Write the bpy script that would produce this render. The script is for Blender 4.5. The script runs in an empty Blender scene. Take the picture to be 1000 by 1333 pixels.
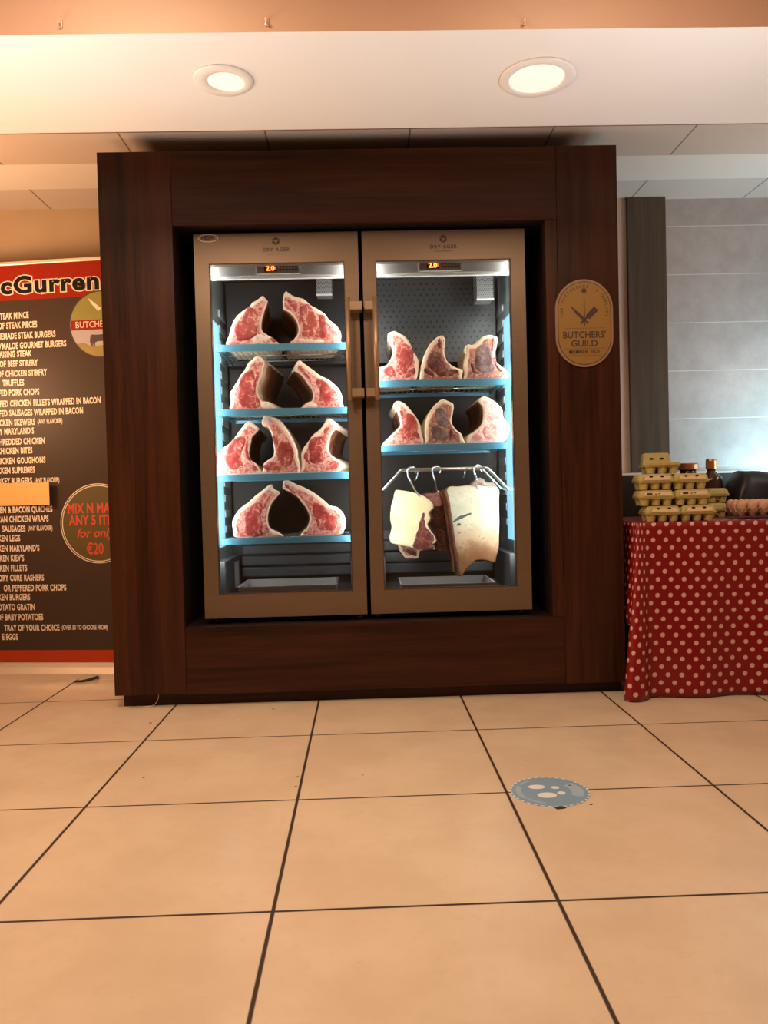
import bpy, bmesh, math, random
from mathutils import Vector, Matrix, noise, geometry
random.seed(7)
SC = bpy.context.scene
COL = SC.collection
PI = math.pi

# ---------------------------------------------------------------- camera
cam_data = bpy.data.cameras.new('camera')
cam = bpy.data.objects.new('camera', cam_data)
COL.objects.link(cam)
cam_data.sensor_fit = 'HORIZONTAL'
cam_data.sensor_width = 36.0
cam_data.lens = 36.0 * 1.02357
cam_data.clip_start = 0.02
CP, CY, CR = -0.0239013, 0.0248030, -0.0253971
fw = Vector((math.sin(CY)*math.cos(CP), math.cos(CY)*math.cos(CP), math.sin(CP)))
rt = Vector((math.cos(CY), -math.sin(CY), 0))
up = rt.cross(fw)
r2 = rt*math.cos(CR) + up*math.sin(CR)
u2 = up*math.cos(CR) - rt*math.sin(CR)
m = Matrix((r2, u2, -fw)).transposed().to_4x4()
m.translation = Vector((0, 0, 0.8675))
cam.matrix_world = m
SC.camera = cam

# ---------------------------------------------------------------- world, exposure
w = bpy.data.worlds.new('world'); SC.world = w
w.use_nodes = True
w.node_tree.nodes['Background'].inputs[0].default_value = (1.0, 0.72, 0.48, 1)
w.node_tree.nodes['Background'].inputs[1].default_value = 0.15
SC.view_settings.view_transform = 'Standard'
SC.view_settings.look = 'None'
SC.view_settings.gamma = 1.0
SC.view_settings.use_curve_mapping = False
SC.view_settings.exposure = 0.2

# ---------------------------------------------------------------- lights of the room, with added fill lights
WARM = (1.0, 0.73, 0.49)
def area_light(name, loc, sx, sy, power, color, rot=(0, 0, 0), spread=PI):
    d = bpy.data.lights.new(name, 'AREA'); d.shape = 'RECTANGLE'
    d.size = sx; d.size_y = sy; d.energy = power; d.color = color; d.spread = spread
    o = bpy.data.objects.new(name, d); o.location = loc; o.rotation_euler = rot
    COL.objects.link(o); return o
area_light('ceiling_lamp', (-0.75, 1.55, 2.58), 0.5, 0.5, 36, WARM)
area_light('ceiling_lamp', (0.75, 1.55, 2.58), 0.4, 0.4, 20, WARM)
# warm lamp of the shop to the left, beyond the picture
area_light('side_light', (-2.4, 3.1, 1.5), 0.4, 0.6, 30, (1.0, 0.58, 0.30), (0, math.radians(-105), 0))
# added uplights on both sides, unseen, to brighten the white bulkhead
area_light('bulkhead_fill', (-1.75, 1.9, 0.92), 0.25, 1.0, 9.0, (1.0, 0.96, 0.90), (PI, math.radians(38), 0), math.radians(95))
area_light('bulkhead_fill', (1.75, 1.9, 0.92), 0.25, 1.0, 6.0, (0.97, 0.98, 1.0), (PI, math.radians(-38), 0), math.radians(95))
area_light('side_light', (2.45, 3.2, 1.5), 0.3, 0.5, 4.5, (1.0, 0.82, 0.74), (0, math.radians(112), 0))  # added fill light out of view, lifting the ceiling and wall at the right
# blue-white lamp of the counter to the right, washing the tiled wall
area_light('wall_lamp', (2.42, 3.58, 0.93), 0.4, 0.1, 12, (0.45, 0.84, 1.0), (math.radians(125), 0, math.radians(12)))

# ---------------------------------------------------------------- node materials
def new_mat(name):
    mt = bpy.data.materials.new(name); mt.use_nodes = True
    nt = mt.node_tree
    return mt, nt, nt.nodes['Principled BSDF']
def N(nt, t, **kw):
    n = nt.nodes.new(t)
    for k, v in kw.items(): setattr(n, k, v)
    return n
def mth(nt, op, a, b=None, c=None):
    n = nt.nodes.new('ShaderNodeMath'); n.operation = op
    for i, v in enumerate((a, b, c)):
        if v is None: continue
        if isinstance(v, (int, float)): n.inputs[i].default_value = v
        else: nt.links.new(v, n.inputs[i])
    return n.outputs[0]
def mixc(nt, fac, a, b):
    n = nt.nodes.new('ShaderNodeMix'); n.data_type = 'RGBA'
    for i, v in ((0, fac), (6, a), (7, b)):
        if isinstance(v, (int, float)): n.inputs[i].default_value = v
        elif isinstance(v, tuple): n.inputs[i].default_value = (*v[:3], 1)
        else: nt.links.new(v, n.inputs[i])
    return n.outputs[2]
def coords(nt, scale=(1, 1, 1), kind='Object'):
    tc = N(nt, 'ShaderNodeTexCoord'); mp = N(nt, 'ShaderNodeMapping')
    mp.inputs['Scale'].default_value = scale
    nt.links.new(tc.outputs[kind], mp.inputs[0]); return mp.outputs[0]
def noise_tex(nt, vec, scale, detail=4, rough=0.55, dist=0):
    n = N(nt, 'ShaderNodeTexNoise'); n.inputs['Scale'].default_value = scale
    n.inputs['Detail'].default_value = detail; n.inputs['Roughness'].default_value = rough
    n.inputs['Distortion'].default_value = dist
    nt.links.new(vec, n.inputs['Vector']); return n.outputs[0]
def ramp(nt, fac, a, b):
    n = N(nt, 'ShaderNodeMapRange'); n.inputs[1].default_value = a; n.inputs[2].default_value = b
    n.interpolation_type = 'SMOOTHSTEP'
    nt.links.new(fac, n.inputs[0]); return n.outputs[0]
def bump(nt, bs, h, strength=0.3, dist=0.002):
    b = N(nt, 'ShaderNodeBump'); b.inputs['Strength'].default_value = strength
    b.inputs['Distance'].default_value = dist
    nt.links.new(h, b.inputs['Height']); nt.links.new(b.outputs[0], bs.inputs['Normal'])
def plain(name, color, rough=0.5, metal=0.0, var=0.12, scale=18, bmp=0.0, spec=0.5):
    mt, nt, bs = new_mat(name)
    v = coords(nt); n = noise_tex(nt, v, scale)
    dk = tuple(c*(1-var) for c in color); lt = tuple(min(1, c*(1+var)) for c in color)
    nt.links.new(mixc(nt, n, dk, lt), bs.inputs['Base Color'])
    bs.inputs['Roughness'].default_value = rough; bs.inputs['Metallic'].default_value = metal
    bs.inputs['Specular IOR Level'].default_value = spec
    if bmp: bump(nt, bs, n, bmp)
    return mt
def emit(name, color, strength):
    mt, nt, bs = new_mat(name)
    bs.inputs['Base Color'].default_value = (*color, 1)
    bs.inputs['Emission Color'].default_value = (*color, 1)
    bs.inputs['Emission Strength'].default_value = strength
    return mt

def wood(name, dark, light, axis, rough=0.38):
    mt, nt, bs = new_mat(name)
    sc = [26, 26, 26]; sc[axis] = 1.1
    v = coords(nt, tuple(sc)); n1 = noise_tex(nt, v, 1.0, 6, 0.65, 0.6)
    sc2 = [150, 150, 150]; sc2[axis] = 4
    n2 = noise_tex(nt, coords(nt, tuple(sc2)), 1.0, 3, 0.6)
    sc3 = [4.5, 4.5, 4.5]; sc3[axis] = 0.35
    n3 = noise_tex(nt, coords(nt, tuple(sc3)), 1.0, 2, 0.5, 0.3)
    f = mth(nt, 'ADD', mth(nt, 'MULTIPLY', ramp(nt, n1, .3, .7), .45), mth(nt, 'MULTIPLY', ramp(nt, n2, .3, .75), .2))
    f = mth(nt, 'ADD', f, mth(nt, 'MULTIPLY', ramp(nt, n3, .32, .68), .4))
    nt.links.new(mixc(nt, f, dark, light), bs.inputs['Base Color'])
    bs.inputs['Roughness'].default_value = rough
    bs.inputs['Specular IOR Level'].default_value = .22
    bump(nt, bs, n2, 0.12, 0.001)
    return mt

def floor_mat():
    mt, nt, bs = new_mat('floor_tile')
    g = N(nt, 'ShaderNodeNewGeometry'); s = N(nt, 'ShaderNodeSeparateXYZ')
    nt.links.new(g.outputs['Position'], s.inputs[0])
    def line(o, off, wd):
        t = mth(nt, 'FRACT', mth(nt, 'DIVIDE', mth(nt, 'SUBTRACT', o, off - 30), 0.6))
        d = mth(nt, 'ABSOLUTE', mth(nt, 'SUBTRACT', t, 0.5))          # 0.5 on the joint
        return ramp(nt, d, 0.5 - wd/0.6, 0.5 - wd*0.45/0.6)
    gx = line(s.outputs[0], -1.41278, 0.0060); gy = line(s.outputs[1], 3.42795, 0.0054)
    gr = mth(nt, 'MAXIMUM', gx, gy)
    n1 = noise_tex(nt, g.outputs['Position'], 3.2, 5, 0.6)
    n2 = noise_tex(nt, g.outputs['Position'], 22, 5, 0.7)
    n3 = noise_tex(nt, g.outputs['Position'], 120, 2, 0.5)
    base = mixc(nt, ramp(nt, n1, .35, .65), (0.60, 0.47, 0.345), (0.66, 0.53, 0.40))
    base = mixc(nt, mth(nt, 'MULTIPLY', ramp(nt, n2, .52, .78), .45), base, (0.55, 0.40, 0.27))
    spots = ramp(nt, n3, .74, .80)
    base = mixc(nt, mth(nt, 'MULTIPLY', spots, .35), base, (0.30, 0.19, 0.10))
    nt.links.new(mixc(nt, gr, base, (0.030, 0.014, 0.008)), bs.inputs['Base Color'])
    nt.links.new(mth(nt, 'ADD', mth(nt, 'MULTIPLY', gr, .5), mth(nt, 'ADD', mth(nt, 'MULTIPLY', n2, .12), .19)), bs.inputs['Roughness'])
    bump(nt, bs, mth(nt, 'SUBTRACT', 1.0, gr), 0.5, 0.002)
    return mt

def ceiling_mat(name, col, rows):
    mt, nt, bs = new_mat(name)
    g = N(nt, 'ShaderNodeNewGeometry'); s = N(nt, 'ShaderNodeSeparateXYZ')
    nt.links.new(g.outputs['Position'], s.inputs[0])
    t = mth(nt, 'FRACT', mth(nt, 'DIVIDE', mth(nt, 'ADD', s.outputs[0], 30 + 1.57 + .3), 0.6))
    d = mth(nt, 'ABSOLUTE', mth(nt, 'SUBTRACT', t, 0.5))
    ln = ramp(nt, mth(nt, 'SUBTRACT', 0.5, mth(nt, 'ABSOLUTE', mth(nt, 'SUBTRACT', d, 0))), 0, 0)
    ln = mth(nt, 'LESS_THAN', d, 0.006)
    for y in rows:
        ln = mth(nt, 'MAXIMUM', ln, mth(nt, 'LESS_THAN', mth(nt, 'ABSOLUTE', mth(nt, 'SUBTRACT', s.outputs[1], y)), 0.004))
    n = noise_tex(nt, g.outputs['Position'], 6)
    base = mixc(nt, n, tuple(c*.93 for c in col), col)
    nt.links.new(mixc(nt, ln, base, tuple(c*.3 for c in col)), bs.inputs['Base Color'])
    bs.inputs['Roughness'].default_value = 0.7
    return mt

def wall_tile_mat():
    mt, nt, bs = new_mat('wall_tile')
    g = N(nt, 'ShaderNodeNewGeometry'); s = N(nt, 'ShaderNodeSeparateXYZ')
    nt.links.new(g.outputs['Position'], s.inputs[0])
    t = mth(nt, 'FRACT', mth(nt, 'DIVIDE', mth(nt, 'SUBTRACT', s.outputs[2], 1.472 - 10*.252 - .126), 0.252))
    d = mth(nt, 'ABSOLUTE', mth(nt, 'SUBTRACT', t, 0.5))
    ln = mth(nt, 'LESS_THAN', d, 0.008)
    n = noise_tex(nt, g.outputs['Position'], 9, 6, .65); n2 = noise_tex(nt, g.outputs['Position'], 60, 3, .6)
    base = mixc(nt, ramp(nt, n, .3, .7), (0.40, 0.345, 0.325), (0.48, 0.42, 0.40))
    base = mixc(nt, mth(nt, 'MULTIPLY', ramp(nt, n2, .55, .8), .4), base, (0.35, 0.29, 0.27))
    nt.links.new(mixc(nt, ln, base, (0.66, 0.62, 0.60)), bs.inputs['Base Color'])
    bs.inputs['Roughness'].default_value = 0.35
    bump(nt, bs, mth(nt, 'ADD', mth(nt, 'MULTIPLY', n, .5), ln), 0.25, 0.003)
    return mt

def steel(name, col, rough, axis=2, metal=0.85):
    mt, nt, bs = new_mat(name)
    sc = [180, 180, 180]; sc[axis] = 3
    n = noise_tex(nt, coords(nt, tuple(sc)), 1.0, 3)
    nt.links.new(mixc(nt, n, tuple(c*.9 for c in col), tuple(min(1, c*1.08) for c in col)), bs.inputs['Base Color'])
    nt.links.new(mth(nt, 'ADD', mth(nt, 'MULTIPLY', n, .12), rough - .06), bs.inputs['Roughness'])
    bs.inputs['Metallic'].default_value = metal
    return mt

def perforated(name, col, sx, sz, ia, ib, metal=.6, hr=.0045):
    """dark metal with staggered rows of punched round holes; ia, ib name the object axes of the sheet"""
    mt, nt, bs = new_mat(name)
    tc = N(nt, 'ShaderNodeTexCoord'); s = N(nt, 'ShaderNodeSeparateXYZ'); nt.links.new(tc.outputs['Object'], s.inputs[0])
    a = mth(nt, 'DIVIDE', s.outputs[ia], sx); b = mth(nt, 'DIVIDE', s.outputs[ib], sz)
    row = mth(nt, 'FLOOR', b)
    par = mth(nt, 'MULTIPLY', mth(nt, 'FLOORED_MODULO', row, 2.0), .5)
    fa = mth(nt, 'SUBTRACT', mth(nt, 'FRACT', mth(nt, 'ADD', mth(nt, 'ADD', a, par), 50)), .5)
    fb = mth(nt, 'SUBTRACT', mth(nt, 'FRACT', mth(nt, 'ADD', b, 50)), .5)
    d = mth(nt, 'SQRT', mth(nt, 'ADD', mth(nt, 'POWER', mth(nt, 'MULTIPLY', fa, sx), 2.0), mth(nt, 'POWER', mth(nt, 'MULTIPLY', fb, sz), 2.0)))
    hole = mth(nt, 'LESS_THAN', d, hr)
    nt.links.new(mixc(nt, hole, col, (0.008, 0.008, 0.009)), bs.inputs['Base Color'])
    nt.links.new(mth(nt, 'MULTIPLY', mth(nt, 'SUBTRACT', 1.0, hole), metal), bs.inputs['Metallic'])
    bs.inputs['Roughness'].default_value = 0.4
    return mt

def fat_mat(name, a, b, red, redf=.5):
    mt, nt, bs = new_mat(name)
    v = coords(nt); n = noise_tex(nt, v, 14, 5, .6); n2 = noise_tex(nt, v, 38, 5, .65, 1.2)
    c = mixc(nt, ramp(nt, n, .35, .65), a, b)
    c = mixc(nt, mth(nt, 'MULTIPLY', ramp(nt, n2, .5, .68), redf), c, red)
    nt.links.new(c, bs.inputs['Base Color']); bs.inputs['Roughness'].default_value = .45
    bump(nt, bs, n2, .35, .003)
    return mt
def face_mat(name, fat_a, fat_b, in_a, in_b):
    """cut surface: fat towards the rim, mottled flesh and seam fat towards the middle"""
    mt, nt, bs = new_mat(name)
    v = coords(nt); n = noise_tex(nt, v, 16, 5, .62, .8); n2 = noise_tex(nt, v, 55, 5, .7, 1.5); n3 = noise_tex(nt, v, 30, 4, .6, 2.0)
    at = N(nt, 'ShaderNodeAttribute', attribute_name='rim')
    f = ramp(nt, mth(nt, 'ADD', at.outputs['Fac'], mth(nt, 'MULTIPLY', mth(nt, 'SUBTRACT', n, .5), 1.1)), .30, .62)
    fat = mixc(nt, ramp(nt, n, .35, .65), fat_a, fat_b)
    flesh = mixc(nt, ramp(nt, n3, .40, .60), in_a, in_b)
    flesh = mixc(nt, mth(nt, 'MULTIPLY', ramp(nt, n2, .50, .66), .8), flesh, fat_a)
    nt.links.new(mixc(nt, f, fat, flesh), bs.inputs['Base Color']); bs.inputs['Roughness'].default_value = .45
    bump(nt, bs, n2, .35, .003)
    return mt
def layered_mat(name):
    """layered tan and brown side of a rib joint: pale by the cut, browner further in"""
    mt, nt, bs = new_mat(name)
    v = coords(nt); s = N(nt, 'ShaderNodeSeparateXYZ'); nt.links.new(v, s.inputs[0])
    n = noise_tex(nt, v, 9, 4, .6); n2 = noise_tex(nt, coords(nt, (14, 130, 14)), 1.0, 4, .6, .6)
    d = mth(nt, 'ADD', mth(nt, 'ADD', s.outputs[1], .17), mth(nt, 'MULTIPLY', mth(nt, 'SUBTRACT', n, .5), .08))
    c = mixc(nt, ramp(nt, d, .03, .15), (0.66, 0.42, 0.25), (0.20, 0.075, 0.035))
    c = mixc(nt, mth(nt, 'MULTIPLY', ramp(nt, n2, .45, .62), .75), c, (0.24, 0.10, 0.05))
    c = mixc(nt, ramp(nt, d, .16, .27), c, (0.055, 0.014, 0.008))
    nt.links.new(c, bs.inputs['Base Color']); bs.inputs['Roughness'].default_value = .5
    bump(nt, bs, n2, .5, .004)
    return mt
def slab_mat():
    mt, nt, bs = new_mat('beef_slab_fat')
    v = coords(nt); s = N(nt, 'ShaderNodeSeparateXYZ'); nt.links.new(v, s.inputs[0])
    n = noise_tex(nt, v, 9, 5, .6); n2 = noise_tex(nt, v, 34, 5, .65, 1.4); n3 = noise_tex(nt, v, 60, 3, .6)
    c = mixc(nt, ramp(nt, n, .35, .65), (0.66, 0.62, 0.44), (0.80, 0.72, 0.54))
    c = mixc(nt, mth(nt, 'MULTIPLY', ramp(nt, n2, .52, .66), .45), c, (0.50, 0.42, 0.30))
    h = mth(nt, 'ADD', s.outputs[2], mth(nt, 'MULTIPLY', mth(nt, 'SUBTRACT', n, .5), .16))
    low = ramp(nt, mth(nt, 'MULTIPLY', h, -1.0), .15, .25)
    c = mixc(nt, mth(nt, 'MULTIPLY', low, .7), c, (0.64, 0.38, 0.20))
    c = mixc(nt, ramp(nt, mth(nt, 'MULTIPLY', h, -1.0), .235, .33), c, (0.30, 0.12, 0.042))
    sp = mth(nt, 'MULTIPLY', mth(nt, 'MULTIPLY', ramp(nt, n3, .60, .66), ramp(nt, n, .42, .56)), ramp(nt, mth(nt, 'MULTIPLY', h, -1.0), .14, .20))
    c = mixc(nt, mth(nt, 'MULTIPLY', sp, .85), c, (0.16, 0.06, 0.03))
    nt.links.new(c, bs.inputs['Base Color']); bs.inputs['Roughness'].default_value = .55
    bump(nt, bs, n2, .4, .004)
    return mt
def lean_mat(name, a, b, fat, veins=.6):
    mt, nt, bs = new_mat(name)
    v = coords(nt)
    wv = N(nt, 'ShaderNodeVectorMath', operation='ADD')
    nz = N(nt, 'ShaderNodeTexNoise'); nz.inputs['Scale'].default_value = 16; nt.links.new(v, nz.inputs['Vector'])
    sc = N(nt, 'ShaderNodeVectorMath', operation='SCALE'); sc.inputs[3].default_value = .055
    nt.links.new(nz.outputs['Color'], sc.inputs[0]); nt.links.new(v, wv.inputs[0]); nt.links.new(sc.outputs[0], wv.inputs[1])
    vo = N(nt, 'ShaderNodeTexVoronoi', feature='DISTANCE_TO_EDGE'); vo.inputs['Scale'].default_value = 30
    nt.links.new(wv.outputs[0], vo.inputs['Vector'])
    n = noise_tex(nt, v, 20, 5, .6, .8); n2 = noise_tex(nt, v, 45, 6, .7, 1.5)
    vein = mth(nt, 'MULTIPLY', mth(nt, 'SUBTRACT', 1.0, ramp(nt, vo.outputs['Distance'], .01, .09)), ramp(nt, n, .42, .60))
    c = mixc(nt, ramp(nt, n, .3, .7), a, b)
    c = mixc(nt, mth(nt, 'MULTIPLY', vein, veins), c, fat)
    c = mixc(nt, mth(nt, 'MULTIPLY', ramp(nt, n2, .58, .74), veins*.7), c, fat)
    nt.links.new(c, bs.inputs['Base Color']); bs.inputs['Roughness'].default_value = .38
    bump(nt, bs, n2, .3, .002)
    return mt
def bark_mat(name, a, b):
    """dried inner surface with rib bones running round it, front to back"""
    mt, nt, bs = new_mat(name)
    v = coords(nt)
    wt = N(nt, 'ShaderNodeTexWave', wave_type='BANDS', bands_direction='Y')
    wt.inputs['Scale'].default_value = 5.2; wt.inputs['Distortion'].default_value = 1.6; wt.inputs['Detail'].default_value = 2
    nt.links.new(v, wt.inputs['Vector'])
    n = noise_tex(nt, v, 25, 5, .6)
    f = mth(nt, 'MULTIPLY', wt.outputs['Fac'], ramp(nt, n, .25, .6))
    nt.links.new(mixc(nt, f, a, b), bs.inputs['Base Color']); bs.inputs['Roughness'].default_value = .5
    bump(nt, bs, wt.outputs['Fac'], .4, .004)
    return mt

def cloth_mat():
    mt, nt, bs = new_mat('polka_dot_oilcloth')
    tc = N(nt, 'ShaderNodeTexCoord'); s = N(nt, 'ShaderNodeSeparateXYZ'); nt.links.new(tc.outputs['UV'], s.inputs[0])
    SX, SZ, R = 0.0535, 0.0325, 0.0093
    # the print is turned a little against the hem
    u0 = mth(nt, 'ADD', s.outputs[0], mth(nt, 'MULTIPLY', s.outputs[1], 0.07))
    v0 = mth(nt, 'ADD', s.outputs[1], mth(nt, 'MULTIPLY', s.outputs[0], -0.012))
    b = mth(nt, 'DIVIDE', v0, SZ); row = mth(nt, 'FLOOR', b)
    par = mth(nt, 'MULTIPLY', mth(nt, 'FLOORED_MODULO', row, 2.0), .5)
    a = mth(nt, 'ADD', mth(nt, 'DIVIDE', u0, SX), mth(nt, 'ADD', par, 100))
    fa = mth(nt, 'MULTIPLY', mth(nt, 'SUBTRACT', mth(nt, 'FRACT', a), .5), SX)
    fb = mth(nt, 'MULTIPLY', mth(nt, 'SUBTRACT', mth(nt, 'FRACT', mth(nt, 'ADD', b, 100)), .5), SZ)
    d = mth(nt, 'SQRT', mth(nt, 'ADD', mth(nt, 'MULTIPLY', fa, fa), mth(nt, 'MULTIPLY', fb, fb)))
    dot = mth(nt, 'SUBTRACT', 1.0, ramp(nt, d, R - .0006, R + .0006))
    nt.links.new(mixc(nt, dot, (0.20, 0.002, 0.005), (0.62, 0.39, 0.35)), bs.inputs['Base Color'])
    bs.inputs['Roughness'].default_value = 0.5; bs.inputs['Specular IOR Level'].default_value = .25
    bs.inputs['Coat Weight'].default_value = .4; bs.inputs['Coat Roughness'].default_value = .1
    return mt

def glass_mat():
    mt = bpy.data.materials.new('door_glass'); mt.use_nodes = True
    nt = mt.node_tree; nt.nodes.clear()
    out = N(nt, 'ShaderNodeOutputMaterial'); tr = N(nt, 'ShaderNodeBsdfTransparent'); gl = N(nt, 'ShaderNodeBsdfGlossy')
    tr.inputs[0].default_value = (0.96, 0.985, 0.985, 1); gl.inputs['Roughness'].default_value = 0.02
    fr = N(nt, 'ShaderNodeFresnel'); fr.inputs[0].default_value = 1.45
    mx = N(nt, 'ShaderNodeMixShader')
    nt.links.new(fr.outputs[0], mx.inputs[0]); nt.links.new(tr.outputs[0], mx.inputs[1]); nt.links.new(gl.outputs[0], mx.inputs[2])
    nt.links.new(mx.outputs[0], out.inputs[0])
    return mt

MT = dict(
    floor=floor_mat(),
    wood_v=wood('dark_wood_upright', (0.009, 0.0026, 0.0013), (0.070, 0.021, 0.0075), 2),
    wood_h=wood('dark_wood_level', (0.009, 0.0026, 0.0013), (0.066, 0.020, 0.007), 0),
    post=wood('grey_brown_wood', (0.055, 0.038, 0.026), (0.13, 0.092, 0.064), 2),
    recess=plain('dark_recess', (0.012, 0.005, 0.004), .5),
    ceil_f=ceiling_mat('ceiling_tile', (0.62, 0.50, 0.42), (3.28,)),
    ceil_b=ceiling_mat('ceiling_tile_pale', (0.66, 0.56, 0.50), ()),
    strip=plain('pale_ceiling_strip', (0.80, 0.72, 0.66), .6, var=.04),
    soffit=plain('white_paint', (0.86, 0.83, 0.79), .55, var=.02, scale=4),
    hookp=plain('clear_peach_plastic', (0.58, 0.38, 0.26), .3),
    fascia=plain('peach_paint', (0.40, 0.23, 0.145), .5, var=.04, scale=5),
    plaster=plain('tan_plaster', (0.52, 0.38, 0.25), .7, var=.1, scale=5, bmp=.1),
    wtile=wall_tile_mat(),
    side=plain('beige_wall', (0.62, 0.50, 0.40), .7, var=.05),
    steel=steel('brushed_steel', (0.215, 0.150, 0.102), .42, 0, .7),
    steel_d=steel('control_panel_steel', (0.50, 0.47, 0.44), .42, 0, .25),
    handle=steel('handle_steel', (0.38, 0.26, 0.165), .38, 2, .6),
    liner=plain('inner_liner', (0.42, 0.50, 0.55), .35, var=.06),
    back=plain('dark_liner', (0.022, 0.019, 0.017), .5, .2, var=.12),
    glow_e=emit('liner_glow_edge', (0.62, 0.90, 1.0), 2.2), lower_l=plain('grey_side_panel', (0.075, 0.082, 0.09), .5),
    lower=plain('dark_grey_base', (0.085, 0.088, 0.095), .5),
    lip=plain('blue_shelf_edge', (0.10, 0.31, 0.45), .3, .35, var=.06),
    wire=plain('shelf_wire', (0.45, 0.42, 0.40), .3, .9, var=.05),
    chrome=plain('polished_rail', (0.75, 0.77, 0.78), .18, 1, var=.03),
    uv=perforated('lamp_box_mesh', (0.26, 0.25, 0.24), .010, .009, 0, 2, .1, .0022),
    holes=perforated('punched_panel', (0.085, 0.085, 0.085), .030, .026, 0, 2, .4, .0048),
    holes_top=perforated('punched_ceiling', (0.20, 0.24, 0.27), .028, .05, 0, 1),
    led=emit('led_strip', (0.72, 0.93, 1.0), 9), glow_p=emit('liner_glow', (0.30, 0.66, 0.90), .95),
    lamp=emit('lamp_diffuser', (1.0, 0.93, 0.84), .35),
    lampring=plain('lamp_ring', (0.86, 0.80, 0.74), .4, var=.03),
    orange=emit('orange_digits', (1.0, 0.16, 0.02), 6),
    red=emit('red_digit', (1.0, 0.05, 0.02), 4),
    black=plain('black', (0.008, 0.007, 0.007), .5, spec=.15),
    ink=plain('dark_print', (0.045, 0.025, 0.018), .6),
    white=plain('white_plastic', (0.80, 0.76, 0.70), .45, var=.03),
    grey=plain('grey_plastic', (0.42, 0.42, 0.41), .45),
    tray=plain('tray_steel', (0.52, 0.50, 0.48), .35, .5, var=.08),
    bannerbg=plain('banner_print', (0.062, 0.038, 0.026), .38, var=.06, scale=3, spec=.15),
    bred=plain('banner_red', (0.30, 0.018, 0.005), .4, var=.05, spec=.15),
    borange=plain('banner_orange', (0.45, 0.05, 0.010), .4, var=.05, spec=.15),
    cream=plain('cream_print', (0.90, 0.72, 0.58), .5, var=.02),
    olive=plain('olive_print', (0.10, 0.065, 0.012), .5),
    redprint=plain('red_print', (0.62, 0.07, 0.025), .5, var=.03),
    badge=plain('badge_green', (0.26, 0.24, 0.045), .5, var=.05),
    sky=plain('badge_sky', (0.42, 0.38, 0.42), .5, var=.05),
    grass=plain('badge_grass', (0.30, 0.22, 0.035), .5, var=.1),
    cow=plain('badge_cow', (0.060, 0.028, 0.018), .5),
    card=plain('manila_card', (0.80, 0.46, 0.15), .6, var=.04),
    alu=plain('banner_base', (0.80, 0.66, 0.53), .35, .35, var=.03),
    gold=plain('plaque_gold', (0.27, 0.145, 0.030), .5, .1, var=.06),
    goldrim=plain('plaque_rim', (0.27, 0.16, 0.095), .5, .1, var=.05),
    cloth=cloth_mat(), glass=glass_mat(),
    pulp=plain('egg_box_pulp', (0.44, 0.36, 0.13), .85, var=.12, scale=60, bmp=.3),
    paper=plain('egg_box_label', (0.68, 0.52, 0.30), .7, var=.04),
    pulp_pink=plain('egg_tray_pulp', (0.42, 0.29, 0.22), .85, var=.14, scale=60, bmp=.3),
    egg=plain('egg_shell', (0.62, 0.33, 0.20), .45, var=.08),
    copper=plain('copper_lid', (0.50, 0.20, 0.09), .32, .7, var=.06),
    sauce=plain('dark_jar', (0.045, 0.020, 0.014), .15, var=.15),
    sack=plain('black_plastic', (0.009, 0.006, 0.006), .45, var=.2, bmp=.3),
    counter=plain('dark_counter', (0.018, 0.012, 0.012), .5),
    sticker=plain('blue_sticker', (0.20, 0.32, 0.47), .4, var=.05),
    sticker_w=plain('sticker_print', (0.66, 0.70, 0.72), .5, var=.03),
    sticker_p=plain('sticker_pale', (0.30, 0.41, 0.53), .5, var=.05),
    dirt=plain('dark_scrap', (0.035, 0.018, 0.010), .8),
    fat=fat_mat('beef_fat', (0.80, 0.56, 0.36), (0.86, 0.68, 0.48), (0.60, 0.30, 0.19), .45),
    face=face_mat('beef_cut_face', (0.84, 0.56, 0.43), (0.88, 0.68, 0.52), (0.74, 0.34, 0.27), (0.48, 0.085, 0.070)),
    face_y=face_mat('beef_aged_face', (0.76, 0.50, 0.33), (0.84, 0.66, 0.46), (0.46, 0.17, 0.12), (0.22, 0.05, 0.04)),
    face_p=face_mat('beef_pale_face', (0.84, 0.62, 0.47), (0.88, 0.74, 0.56), (0.82, 0.50, 0.42), (0.66, 0.25, 0.22)),
    slab=slab_mat(), layers=layered_mat('layered_rib_side'),
    cream_fat=fat_mat('beef_cream_fat', (0.84, 0.66, 0.36), (0.88, 0.74, 0.48), (0.76, 0.46, 0.25), .35),
    bark=bark_mat('aged_rib_side', (0.045, 0.010, 0.005), (0.30, 0.105, 0.045)),
    L=lean_mat('red_lean', (0.24, 0.018, 0.016), (0.50, 0.075, 0.060), (0.80, 0.40, 0.32), .8),
    D=lean_mat('dark_lean', (0.055, 0.009, 0.008), (0.17, 0.034, 0.026), (0.62, 0.28, 0.20), .35),
    G=lean_mat('grey_lean', (0.085, 0.040, 0.038), (0.22, 0.135, 0.130), (0.42, 0.28, 0.25), .45),
    P=lean_mat('pink_lean', (0.58, 0.17, 0.15), (0.76, 0.38, 0.32), (0.90, 0.66, 0.54), .7),
    B=fat_mat('beef_bone', (0.80, 0.52, 0.42), (0.86, 0.66, 0.52), (0.48, 0.13, 0.11), .8),
    S=plain('grey_mould', (0.10, 0.105, 0.075), .8, var=.3, scale=80),
)

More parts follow.
